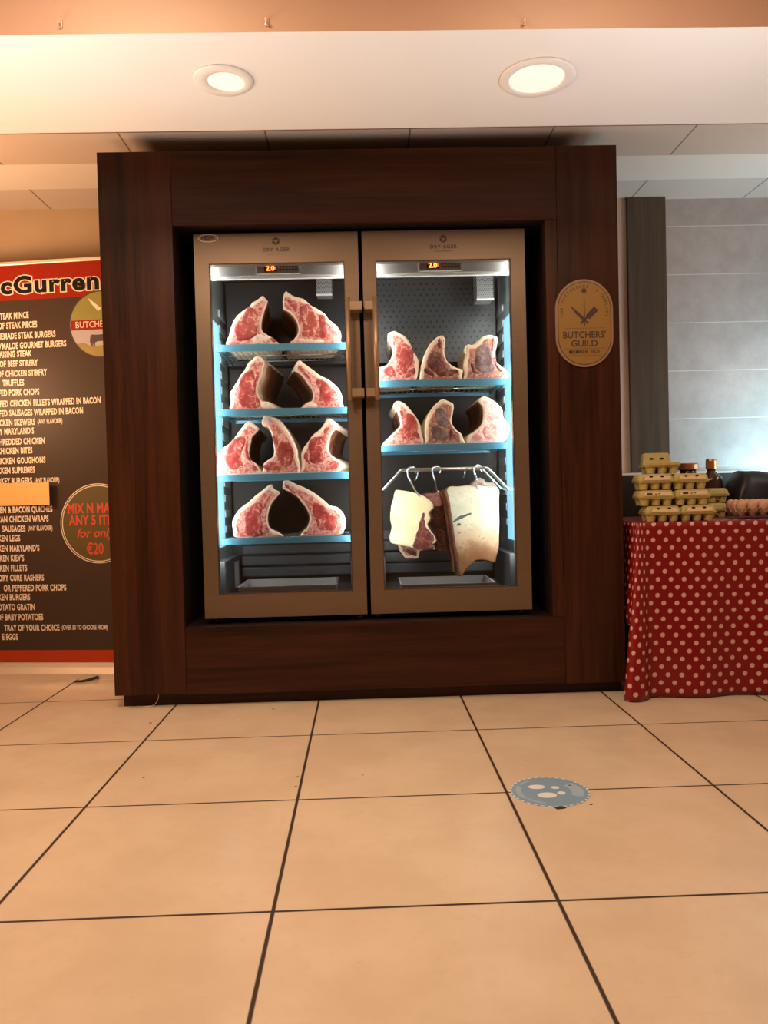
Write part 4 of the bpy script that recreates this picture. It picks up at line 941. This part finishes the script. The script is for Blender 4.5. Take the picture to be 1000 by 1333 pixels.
# price list: right end of each line and its height
lines = [('STEAK MINCE', 36, 409), ('OF STEAK PIECES', 47, 421), ('HOMEMADE STEAK BURGERS', 71, 433.5), ("O'MALOE GOURMET BURGERS", 85, 446), ('BRAISING STEAK', 40, 459), ('OF BEEF STIRFRY', 48, 471), ('OF CHICKEN STIRFRY', 60, 483.5), ('TRUFFLES', 30, 497), ('STUFFED PORK CHOPS', 50, 509), ('STUFFED CHICKEN FILLETS WRAPPED IN BACON', 130, 520), ('STUFFED SAUSAGES WRAPPED IN BACON', 107, 533.5), ('CHICKEN SKEWERS |(ANY FLAVOUR)', 80, 547), ("Y MARYLAND'S", 43, 560), ('SHREDDED CHICKEN', 57, 573), ('CHICKEN BITES', 41, 585.5), ('CHICKEN GOUGHONS', 58, 598), ('CHICKEN SUPREMES', 44, 611), ('TURKEY BURGERS |(ANY FLAVOUR)', 76, 624),
 ('CHICKEN & BACON QUICHES', 67, 662), ('MEXICAN CHICKEN WRAPS', 62, 674.5), ('SAUSAGES |(ANY FLAVOUR)', 67, 687), ('CHICKEN LEGS', 25, 700), ("CHICKEN MARYLAND'S", 50, 713), ("CHICKEN KIEV'S", 30, 726), ('CHICKEN FILLETS', 34, 739), ('DRY CURE RASHERS', 56, 751.5), ('OR PEPPERED PORK CHOPS', 85, 764.5), ('CHICKEN BURGERS', 38, 777), ('POTATO GRATIN', 44, 790), ('OF BABY POTATOES', 55, 803), ('TRAY OF YOUR CHOICE |(OVER 50 TO CHOOSE FROM)', 139, 816.5), ('E EGGS', 22, 829)]
LINES = [(-0.3592, 1.7902), (-0.3171, 1.7431), (-0.2236, 1.6918), (-0.17, 1.6426), (-0.3504, 1.602), (-0.3202, 1.5556), (-0.2742, 1.5067), (-0.3958, 1.4609), (-0.3177, 1.4126), (-0.003, 1.3591), (-0.0952, 1.3121), (-0.2037, 1.2654), (-0.3529, 1.2216), (-0.2989, 1.1707), (-0.3646, 1.1256), (-0.2984, 1.0763), (-0.3563, 1.0288), (-0.2304, 0.9761), (-0.2716, 0.8335), (-0.2933, 0.7866), (-0.2751, 0.7389), (-0.4456, 0.6928), (-0.3469, 0.6415), (-0.4293, 0.5934), (-0.4151, 0.5436), (-0.3284, 0.4947), (-0.2142, 0.4438), (-0.4045, 0.3983), (-0.3822, 0.3484), (-0.3398, 0.2984), (-0.0072, 0.2446), (-0.4768, 0.1998)]
for (s, _, _), (x, z) in zip(lines, LINES):
    bm = B(); x = min(x, .012)
    parts = s.split('|'); xe = x; H = .0335
    if len(parts) == 2:
        kw = dict(bold=.02, xs=.54); vs, _ = text2d(parts[1], H*.98, **kw); wd = max(a for a, b_ in vs)
        put_text(bm, parts[1], xe-wd, z-H*.36, .0086, H*.98, **kw); xe -= wd+.012
    kw = dict(bold=.034, xs=.585, spacing=1.08); vs, _ = text2d(parts[0].strip(), H*1.26, **kw); wd = max(a for a, b_ in vs)
    put_text(bm, parts[0].strip(), xe-wd, z-H*.47, .0086, H*1.26, **kw)
    lo('price_line', bm, MT['cream'], sheet)
# round badge with a cow
cx, cz, R_ = .012, 1.727, .157
bm = B(); prism(bm, ellipse(cx, cz, R_+.006, R_+.006, 56), .0088, .0091); bd = lo('round_badge', bm, MT['ink'], sheet)
bm = B(); flatpoly(bm, ellipse(cx, cz, R_, R_, 56), .0085); lo('badge_ground', bm, MT['sky'], bd)
za = math.asin(.022/R_); zb_ = math.asin(-.026/R_)
bm = B(); flatpoly(bm, [(cx+R_*math.cos(za+(PI-2*za)*i/30), cz+R_*math.sin(za+(PI-2*za)*i/30)) for i in range(31)], .0082); lo('badge_upper', bm, MT['badge'], bd)
bm = B(); flatpoly(bm, [(cx-R_*.985, cz-.026), (cx+R_*.985, cz-.026), (cx+R_*.985, cz+.022), (cx-R_*.985, cz+.022)], .0080); lo('badge_band', bm, MT['bred'], bd)
g0 = math.asin(-.092/R_)
bm = B(); flatpoly(bm, [(cx+R_*math.cos(PI-g0+(PI+2*g0)*i/24), cz+R_*math.sin(PI-g0+(PI+2*g0)*i/24)) for i in range(25)] + [(cx+.05, cz-.100), (cx-.05, cz-.108), (cx-.09, cz-.088)], .0082); lo('badge_grass', bm, MT['grass'], bd)
bm = B(); put_text(bm, 'BUTCHER', cx-.132, cz-.015, .0077, .044, bold=.0, xs=.86); lo('badge_lettering', bm, MT['cream'], bd)
cowp = [(-.055, -.056), (-.050, -.050), (-.02, -.052), (.03, -.048), (.052, -.044), (.058, -.036), (.075, -.040), (.085, -.060), (.070, -.066), (.058, -.074), (.052, -.108), (.044, -.108), (.040, -.083), (-.018, -.083), (-.032, -.088), (-.036, -.112), (-.042, -.112), (-.043, -.090), (-.048, -.108), (-.054, -.108), (-.054, -.085), (-.060, -.092), (-.058, -.065)]
bm = B(); flatpoly(bm, [(cx+a, cz+b) for a, b in cowp], .0079); lo('badge_cow', bm, MT['cow'], bd)
bm = B(); flatpoly(bm, [(cx-.062, cz+.127), (cx-.050, cz+.120), (cx+.004, cz+.075), (cx-.012, cz+.062), (cx-.045, cz+.098)], .0079); lo('badge_knife', bm, MT['cream'], bd)
# mix and match roundel
cx, cz = -.036, .755
bm = B(); prism(bm, ellipse(cx, cz, .196, .196, 64), .0088, .0091); rd = lo('offer_roundel', bm, MT['cream'], sheet)
for r_, y_, m_ in ((.1925, .0085, 'olive'), (.187, .0083, 'cream'), (.1835, .0081, 'olive')):
    bm = B(); flatpoly(bm, ellipse(cx, cz, r_, r_, 64), y_); lo('roundel_ring', bm, MT[m_], rd)
bm = B()
put_text(bm, 'MIX N MATCH', cx-.157, cz+.052, .0077, .068, bold=.028, xs=.69, spacing=1.04)
put_text(bm, 'ANY 5 ITEMS', cx-.150, cz-.006, .0077, .068, bold=.028, xs=.70, spacing=1.04)
put_text(bm, 'for only', cx-.115, cz-.067, .0077, .064, shear=.28, bold=.014, xs=.92)
put_text(bm, '\u20ac20', cx-.065, cz-.150, .0077, .078, bold=.014, xs=.68)
lo('offer_lettering', bm, MT['redprint'], rd)
# card stuck over one of the lines
R3 = Matrix.Rotation(bz, 3, 'Z')
def bw(s, y, z): v = R3 @ Vector((s, y, 0)); return (-1.272+v.x, 3.877+v.y, z)
bm = B(); n = 8; rows = []
for i in range(n+1):
    s = -.60 + (.332)*i/n; yo = .0065 - .028*max(0, (i/n-.45)/.55)**2
    rows.append([bm.verts.new(bw(s, yo-d, z)) for d, z in ((0, .965+.003*i/n*-1), (0, .852), (.0012, .852), (.0012, .965-.003*i/n))])
for i in range(n):
    for k in range(4): bm.faces.new((rows[i][k], rows[i+1][k], rows[i+1][(k+1) % 4], rows[i][(k+1) % 4]))
bm.faces.new(rows[0]); bm.faces.new(rows[-1][::-1])
tag(obj('manila_card', bm, MT['card'], None, bw(-.40, 0, .852)), 'blank orange manila card stuck over a line of the price list banner', 'card')

# ================================================================= floor sticker, scraps, wire
sx, sy, sr = .510, 2.223, .1125
t = thing('floor_sticker', (sx, sy, 0), 'round blue grey footprint sticker on the floor tiles', 'sticker')
bm = B(); prism_z(bm, [(sx+sr*math.cos(2*PI*k/64), sy+sr*math.sin(2*PI*k/64)) for k in range(64)], .0, .0008); obj('disc', bm, MT['sticker'], t)
bm = B()
def zpoly(bm, pts, z): bm.faces.new([bm.verts.new((x, y, z)) for x, y in pts])
for k in range(34):
    a = 2*PI*k/34; b_ = a+2*PI/34*.55
    zpoly(bm, [(sx+q*math.cos(u), sy+q*math.sin(u)) for q, u in ((sr*.955, a), (sr, a), (sr, b_), (sr*.955, b_))], .0012)
obj('dashed_border', bm, MT['sticker_w'], t)
for (px, py, rx, ry, lb) in ((-.030, .036, .025, .017, 0), (.022, .026, .012, .011, 0), (-.014, -.028, .028, .020, 0), (.030, -.016, .012, .012, 0)):
    bm = B(); zpoly(bm, [(sx+px+rx*math.cos(2*PI*k/28)*(1 if abs(math.cos(2*PI*k/28)) < .9 else .98), sy+py+ry*math.sin(2*PI*k/28)) for k in range(28)], .0013)
    obj('footprint', bm, MT['sticker_w'], t)
for a0, a1, r0, r1 in ((150, 210, .72, .86), (118, 143, .78, .88), (214, 250, .74, .84), (-32, 38, .55, .86)):
    m_ = 10; P = [(sx+sr*r1*math.cos(math.radians(a0+(a1-a0)*i/m_)), sy+sr*r1*math.sin(math.radians(a0+(a1-a0)*i/m_))) for i in range(m_+1)]
    P += [(sx+sr*r0*math.cos(math.radians(a1-(a1-a0)*i/m_)), sy+sr*r0*math.sin(math.radians(a1-(a1-a0)*i/m_))) for i in range(m_+1)]
    bm = B(); zpoly(bm, P, .0012); obj('pale_arc', bm, MT['sticker_p'], t)
scr = [(.510, 2.106, .012, 'dark leaf shaped scrap at the near edge of the blue floor sticker'), (.601, 2.123, .005, 'tiny dark crumb on the floor right of the blue sticker'), (-.229, 2.413, .0035, 'tiny dark crumb by the tile joint, the farther of two'), (-.226, 2.33, .004, 'tiny dark crumb by the tile joint, the nearer of two'), (-.851, 3.053, .005, 'tiny brown crumb on the floor left before the plinth'), (-.392, 3.195, .004, 'tiny dark crumb on the floor close before the plinth'), (-.711, 2.452, .004, 'tiny pale brown crumb on the floor at the left middle'), (.578, 2.262, .004, 'tiny dark crumb on the right half of the blue floor sticker'), (-.027, 2.407, .003, 'tiny dark crumb on the middle floor tile')]
for k, (x, y, r, lb) in enumerate(scr):
    rn = random.Random(k); bm = B(); pts = []
    zb = .0014 if k == 7 else 0.0
    for i in range(9):
        a = 2*PI*i/9; q = r*rn.uniform(.5, 1.15); pts.append((x+q*1.5*math.cos(a), y+q*math.sin(a)))
    c = bm.verts.new((x, y, zb+r*.35)); rim = [bm.verts.new((a, b, zb+r*.12)) for a, b in pts]; bot = [bm.verts.new((a, b, zb)) for a, b in pts]
    for i in range(9):
        bm.faces.new((c, rim[i], rim[(i+1) % 9])); bm.faces.new((rim[i], bot[i], bot[(i+1) % 9], rim[(i+1) % 9]))
    bm.faces.new(bot[::-1])
    tag(obj('floor_scrap', bm, MT['dirt'], None, (x, y, zb)), lb, 'scrap', 'scraps on the floor')
bm = B(); tube(bm, catmull([(-.884, 3.306, .060), (-.884, 3.300, .035), (-.895, 3.295, .012), (-.915, 3.290, .003), (-.950, 3.284, .002), (-.975, 3.30, .002)], 5, False), .0014, 6)
tag(obj('thin_wire', bm, MT['alu'], None, (-.91, 3.29, 0), smooth=True), 'thin pale wire hanging over the left end of the dark plinth', 'wire')

# ================================================================= table under the polka dot cloth
TZ = .720
t = thing('folding_table', (1.66, 3.55, 0), 'table hidden under the red polka dot cloth', 'table')
obj('tabletop', b1(1.135, 2.25, 3.225, 3.88, .690, .7165, .004), MT['counter'], t)
for x in (1.17, 2.21):
    for y in (3.26, 3.84): obj('leg', b1(x-.015, x+.015, y-.015, y+.015, 0, .690), MT['counter'], t)
def lerp(a, b, t_): return a+(b-a)*t_
top = [(2.26, 3.212), (2.10, 3.212), (1.95, 3.212), (1.80, 3.212), (1.65, 3.212), (1.50, 3.212), (1.36, 3.212), (1.25, 3.212), (1.185, 3.212), (1.160, 3.213), (1.145, 3.212), (1.135, 3.211), (1.126, 3.213), (1.121, 3.220), (1.120, 3.230), (1.1195, 3.245)]
bot = [(2.26, 3.165), (2.10, 3.180), (1.95, 3.160), (1.80, 3.178), (1.65, 3.160), (1.50, 3.172), (1.36, 3.152), (1.25, 3.166), (1.185, 3.176), (1.152, 3.170), (1.128, 3.142), (1.090, 3.120), (1.052, 3.124), (1.036, 3.152), (1.046, 3.185), (1.075, 3.21)]
K = 6
tp, bp = catmull(top, K, False), catmull(bot, K, False)
NV = 26; bm = B(); uvl = bm.loops.layers.uv.new('UVMap')
us = [0]
for i in range(1, len(tp)):
    a = Vector(bp[i])-Vector(bp[i-1]); b = Vector(tp[i])-Vector(tp[i-1]); us.append(us[-1] + .5*(a.length+b.length) if i < 54 else us[-1]+a.length*.9)
grid = []; uvs = {}
for j in range(NV+1):
    f = j/NV; row = []
    for i in range(len(tp)):
        x = lerp(tp[i][0], bp[i][0], f**1.15); y = lerp(tp[i][1], bp[i][1], f**1.1)
        y += .004*math.sin(x*21+1.3*f)*f; z = TZ-.004 - (TZ-.008)*f
        v = bm.verts.new((x, y, z)); uvs[v] = (us[i], z); row.append(v)
    grid.append(row)
for j in range(NV):
    for i in range(len(tp)-1): bm.faces.new((grid[j][i], grid[j][i+1], grid[j+1][i+1], grid[j+1][i]))
# top sheet
ty = [3.225, 3.35, 3.5, 3.65, 3.80, 3.895]; prev = grid[0]
for y in ty:
    row = []
    for i, v in enumerate(grid[0]):
        x = max(1.122, v.co.x); q = bm.verts.new((x if i < len(tp)-1 else 1.1195, max(y, v.co.y), TZ)); uvs[q] = (us[i], TZ+(y-3.21)); row.append(q)
    for i in range(len(row)-1):
        bm.faces.new((prev[i], prev[i+1], row[i+1], row[i]))
    prev = row
# short side flap at the left, hanging behind the corner fold
ys = [3.247, 3.262, 3.30, 3.38, 3.50, 3.65, 3.80, 3.895]; pr_ = None
for f in [k/12 for k in range(13)]:
    row = []
    for i, y in enumerate(ys):
        hem = .30 if i < 3 else .32
        x = 1.1185 - .032*f**1.6*(1 if i < 2 else .75) + .004*math.sin(y*30)*f; z = TZ-.003-(TZ-hem)*f
        if y > 3.262: x = max(x, 1.0925)
        yq = y - .055*f*(1 if i < 2 else 0)*(1-.4*i)
        v = bm.verts.new((x, yq, z)); uvs[v] = (3.0+y*1.1, z); row.append(v)
    if pr_:
        for i in range(len(ys)-1): bm.faces.new((pr_[i], pr_[i+1], row[i+1], row[i]))
    pr_ = row
for f in bm.faces:
    for l in f.loops: l[uvl].uv = uvs[l.vert]
cl = obj('polka_dot_tablecloth', bm, MT['cloth'], None, (1.66, 3.55, 0), smooth=True)
cl.modifiers.new('thickness', 'SOLIDIFY').thickness = .0008
tag(cl, 'red oilcloth with pale polka dots draped over the table to the floor', 'tablecloth')

# ---- egg boxes
def box_base(bm, w_, d_, h):
    cols, rws = 3, 2
    for i in range(cols):
        for j in range(rws):
            cx, cy = -w_/2+w_*(i+.5)/cols, -d_/2+d_*(j+.5)/rws
            prof = [(.014, 0), (.0165, .001), (.0200, h*.6), (.0232, h)]
            lathe(bm, prof, cx, cy, 12)
    box(bm, -w_/2, w_/2, -d_/2, d_/2, h-.006, h+.001, .002)
    box(bm, -w_/2+.012, w_/2-.012, -.006, .006, h*.35, h-.004)
def box_lid(bm, w_, d_, z0, h):
    lv = [(.001, 0), (.001, .004), (.004, h*.6), (.009, h*.92), (.014, h)]
    pr = None
    for ins, dz in lv:
        a, b_ = w_/2+.003-ins, d_/2+.003-ins; r = .012
        pts = []
        for (sx_, sy_, a0) in ((1, 1, 0), (-1, 1, 90), (-1, -1, 180), (1, -1, 270)):
            for q in range(4):
                an = math.radians(a0+30*q); pts.append((sx_*(a-r)+r*math.cos(an), sy_*(b_-r)+r*math.sin(an)))
        ring = [bm.verts.new((x, y, z0+dz)) for x, y in pts]
        if pr:
            for i in range(len(ring)): bm.faces.new((pr[i], pr[(i+1) % len(ring)], ring[(i+1) % len(ring)], ring[i]))
        else: bm.faces.new(ring[::-1])
        pr = ring
    bm.faces.new(pr)
    box(bm, -w_/2-.002, w_/2+.002, -d_/2-.002, d_/2+.002, z0-.003, z0+.002, .001)
def egg_box(x, y, z, label, plain_front=False, opened=False, rz=0.0, wd=.142, dp=.102):
    H = .066; hb = .034
    t = thing('egg_box', (x, y, z), label, 'egg box', 'egg boxes on the table', rz)
    bm = B(); box_base(bm, wd, dp, hb); lo('tray', bm, MT['pulp'], t, smooth=False)
    if not opened:
        bm = B(); box_lid(bm, wd, dp, hb+.002, H-hb-.004); ld = lo('lid', bm, MT['pulp'], t)
        if plain_front:
            bm = B(); flat = [(-wd*.40, hb+.008), (wd*.42, hb+.008), (wd*.40, hb+.023), (-wd*.38, hb+.023)]
            bm.faces.new([bm.verts.new((a, -dp/2-.0020+(b_-hb-.006)*.22-.0012, b_)) for a, b_ in flat]); lb = lo('paper_label', bm, MT['paper'], ld)
            bm = B()
            for a, b_, c, d in ((-.045, -.022, hb+.011, hb+.019), (-.012, -.004, hb+.012, hb+.016), (.002, .010, hb+.013, hb+.017)):
                bm.faces.new([bm.verts.new((q, -dp/2-.0020+(s_-hb-.006)*.22-.0018, s_)) for q, s_ in ((a, c), (b_, c), (b_, d), (a, d))])
            lo('label_print', bm, MT['cow'], lb)
        else:
            bm = B(); flat = [(-wd*.38, hb+.006), (wd*.42, hb+.006), (wd*.38, hb+.022), (-wd*.33, hb+.022)]
            bm.faces.new([bm.verts.new((a, -dp/2-.0020+(b_-hb-.006)*.22-.0012, b_)) for a, b_ in flat]); lb = lo('paper_label', bm, MT['paper'], ld)
            bm = B()
            for a in (-.024, .022):
                pts = ellipse(a, hb+.020, .008, .004, 14); bm.faces.new([bm.verts.new((q, -dp/2-.0020+(s_-hb-.006)*.22-.0018, s_)) for q, s_ in pts])
            lo('lid_opening', bm, MT['black'], ld)
    else:
        bm = B(); a = math.radians(16)
        pts = [(-.062, 0), (.062, 0), (.056, .052), (.050, .058), (-.046, .058), (-.054, .050)]
        fr = [bm.verts.new((q, dp/2-.03+s_*math.sin(a), hb+.004+s_*math.cos(a)*.92)) for q, s_ in pts]
        bk = [bm.verts.new((q*1.02, dp/2+.0+s_*math.sin(a), hb+.002+s_*math.cos(a)*.92)) for q, s_ in pts]
        bm.faces.new(fr); bm.faces.new(bk[::-1])
        for i in range(6): bm.faces.new((fr[i], bk[i], bk[(i+1) % 6], fr[(i+1) % 6]))
        ld = lo('lid', bm, MT['pulp'], t)
        bm = B()
        for q in (-.022, .022):
            P = ellipse(q, .030, .010, .005, 14); bm.faces.new([bm.verts.new((u_, dp/2-.031+s_*math.sin(a), hb+.004+s_*math.cos(a)*.92)) for u_, s_ in P])
        lo('lid_opening', bm, MT['black'], ld)
        bm = B(); box(bm, -wd/2+.004, wd/2-.004, -dp/2-.004, -dp/2+.004, hb, hb+.012, .002); lo('front_flap', bm, MT['pulp'], t)
    return t
ez = TZ+.0006
xs1, xs2 = 1.244, 1.388
egg_box(xs1, 3.285, ez, 'closed egg box at the bottom of the left stack')
egg_box(xs1-.026, 3.285, ez+.0665, 'egg box with front label, second from the bottom of the left stack', True)
egg_box(xs1-.028, 3.285, ez+.133, 'closed egg box third from the bottom of the left stack, under the open one')
egg_box(xs1+.004, 3.290, ez+.1995, 'open egg box with raised lid on top of the left stack', opened=True)
egg_box(xs2+.003, 3.285, ez, 'closed egg box at the bottom of the right stack')
egg_box(xs2-.020, 3.285, ez+.0665, 'egg box with front label in the middle of the right stack', True)
egg_box(xs2-.026, 3.285, ez+.133, 'closed egg box on top of the right stack')
egg_box(1.595, 3.585, ez, 'end-on egg box at the bottom behind the right stack', rz=PI/2, wd=.16, dp=.09)
egg_box(1.600, 3.585, ez+.0665, 'end-on egg box on top, below the copper bottle cap', rz=PI/2, wd=.16, dp=.09)

# ---- jars and bottle behind the boxes
def jar(name, x, y, r, h, lidh, lidr, label, cat):
    t = thing(name, (x, y, ez), label, cat, 'jars behind the egg boxes')
    bm = B(); lathe(bm, [(r*.9, ez), (r, ez+.008), (r, ez+h*.72), (r*.93, ez+h*.82), (lidr*.8, ez+h*.93), (lidr*.8, ez+h)], x, y); obj('body', bm, MT['sauce'], t, smooth=True)
    bm = B(); lathe(bm, [(lidr, ez+h*.985), (lidr*1.04, ez+h), (lidr*1.04, ez+h+lidh*.8), (lidr*.96, ez+h+lidh)], x, y); obj('lid', bm, MT['copper'], t)
jar('sauce_jar', 1.555, 3.735, .052, .225, .028, .046, 'dark jar with a broad dull copper lid behind the right stack', 'jar')
jar('glass_bottle', 1.668, 3.735, .050, .225, .046, .024, 'dark bottle with an orange copper cap behind the egg boxes', 'bottle')

# ---- black sack on the right of the table
bm = B(); prev = None; nx, na = 18, 16
for i in range(nx+1):
    f = i/nx; x = 1.72+.53*f; hh = (.215-.05*f)*min(1, (f/.10)**.5 if f < .10 else 1)*(1-.0*f); dd = .10
    ring = []
    for k in range(na+1):
        a = PI*k/na; c = math.cos(a); s = math.sin(a)
        q = noise.noise(Vector((x*9, c*2, s*2)))*.014
        ring.append(bm.verts.new((x, 3.70-(dd+q)*math.copysign(abs(c)**.7, c), ez+.0015+max(.008, hh+q)*max(0, s)**.6)))
    if prev:
        for k in range(na): bm.faces.new((prev[k], prev[k+1], ring[k+1], ring[k]))
        bm.faces.new((prev[0], ring[0], ring[-1], prev[-1]))
    else: bm.faces.new(ring)
    prev = ring
bm.faces.new(prev[::-1])
tag(obj('black_sack', bm, MT['sack'], None, (1.98, 3.70, ez), smooth=True), 'black plastic sack lying on the table behind the egg tray', 'sack')

# ---- egg tray with brown eggs
tx, tyy, tn, tm, ps = 1.600, 3.300, 6, 3, .047
bm = B(); NX, NY = tn*8, tm*8; hz = {}
gv = [[None]*(NY+1) for _ in range(NX+1)]
for i in range(NX+1):
    for j in range(NY+1):
        u, v = i/8, j/8
        c = math.cos(2*PI*u)*.5+math.cos(2*PI*v)*.5
        gv[i][j] = bm.verts.new((tx-ps/2+u*ps, tyy-ps/2+v*ps, ez+.006+.021*(1+c)))
for i in range(NX):
    for j in range(NY): bm.faces.new((gv[i][j], gv[i+1][j], gv[i+1][j+1], gv[i][j+1]))
x0, x1, y0, y1 = tx-ps/2, tx-ps/2+tn*ps, tyy-ps/2, tyy-ps/2+tm*ps
tr = obj('egg_tray', bm, MT['pulp_pink'], None, (tx, tyy, ez), smooth=True)
tr.modifiers.new('thickness', 'SOLIDIFY').thickness = .0025
tag(tr, 'grey pink moulded egg tray lying at the right end of the table', 'egg tray')
proto = None
for j in range(tm):
    for i in range(tn):
        x, y = tx+i*ps, tyy+j*ps
        rowname = ('front', 'middle', 'back')[j]; pos = ('first', 'second', 'third', 'fourth', 'fifth', 'sixth')[i]
        if proto is None:
            bm = B(); prof = [(.0021, 0)]
            for k in range(1, 13):
                a = PI*k/13; zz = .029*(1-math.cos(a)); r = .0215*math.sin(a)*(1-.10*math.cos(PI-a)*-1*.6); prof.append((r, zz))
            prof.append((.001, .058)); lathe(bm, prof, 0, 0, 18)
            e = obj('brown_egg', bm, MT['egg'], None, (0, 0, 0), smooth=True); proto = e
        else:
            e = proto.copy(); COL.objects.link(e)
        e.location = (x, y, ez+.0235)
        tag(e, 'brown egg, %s from the left in the %s row of the egg tray' % (pos, rowname), 'egg', 'eggs in the tray')

# ---- dark counter along the tiled wall
t = thing('wall_counter', (1.75, 4.0, 0), 'low dark counter with a pale top edge against the tiled wall', 'counter')
obj('body', b1(1.10, 2.55, 3.905, 4.075, 0, .925), MT['counter'], t)
obj('pale_ledge', b1(1.10, 2.55, 3.900, 4.078, .925, .937, .002), MT['white'], t)
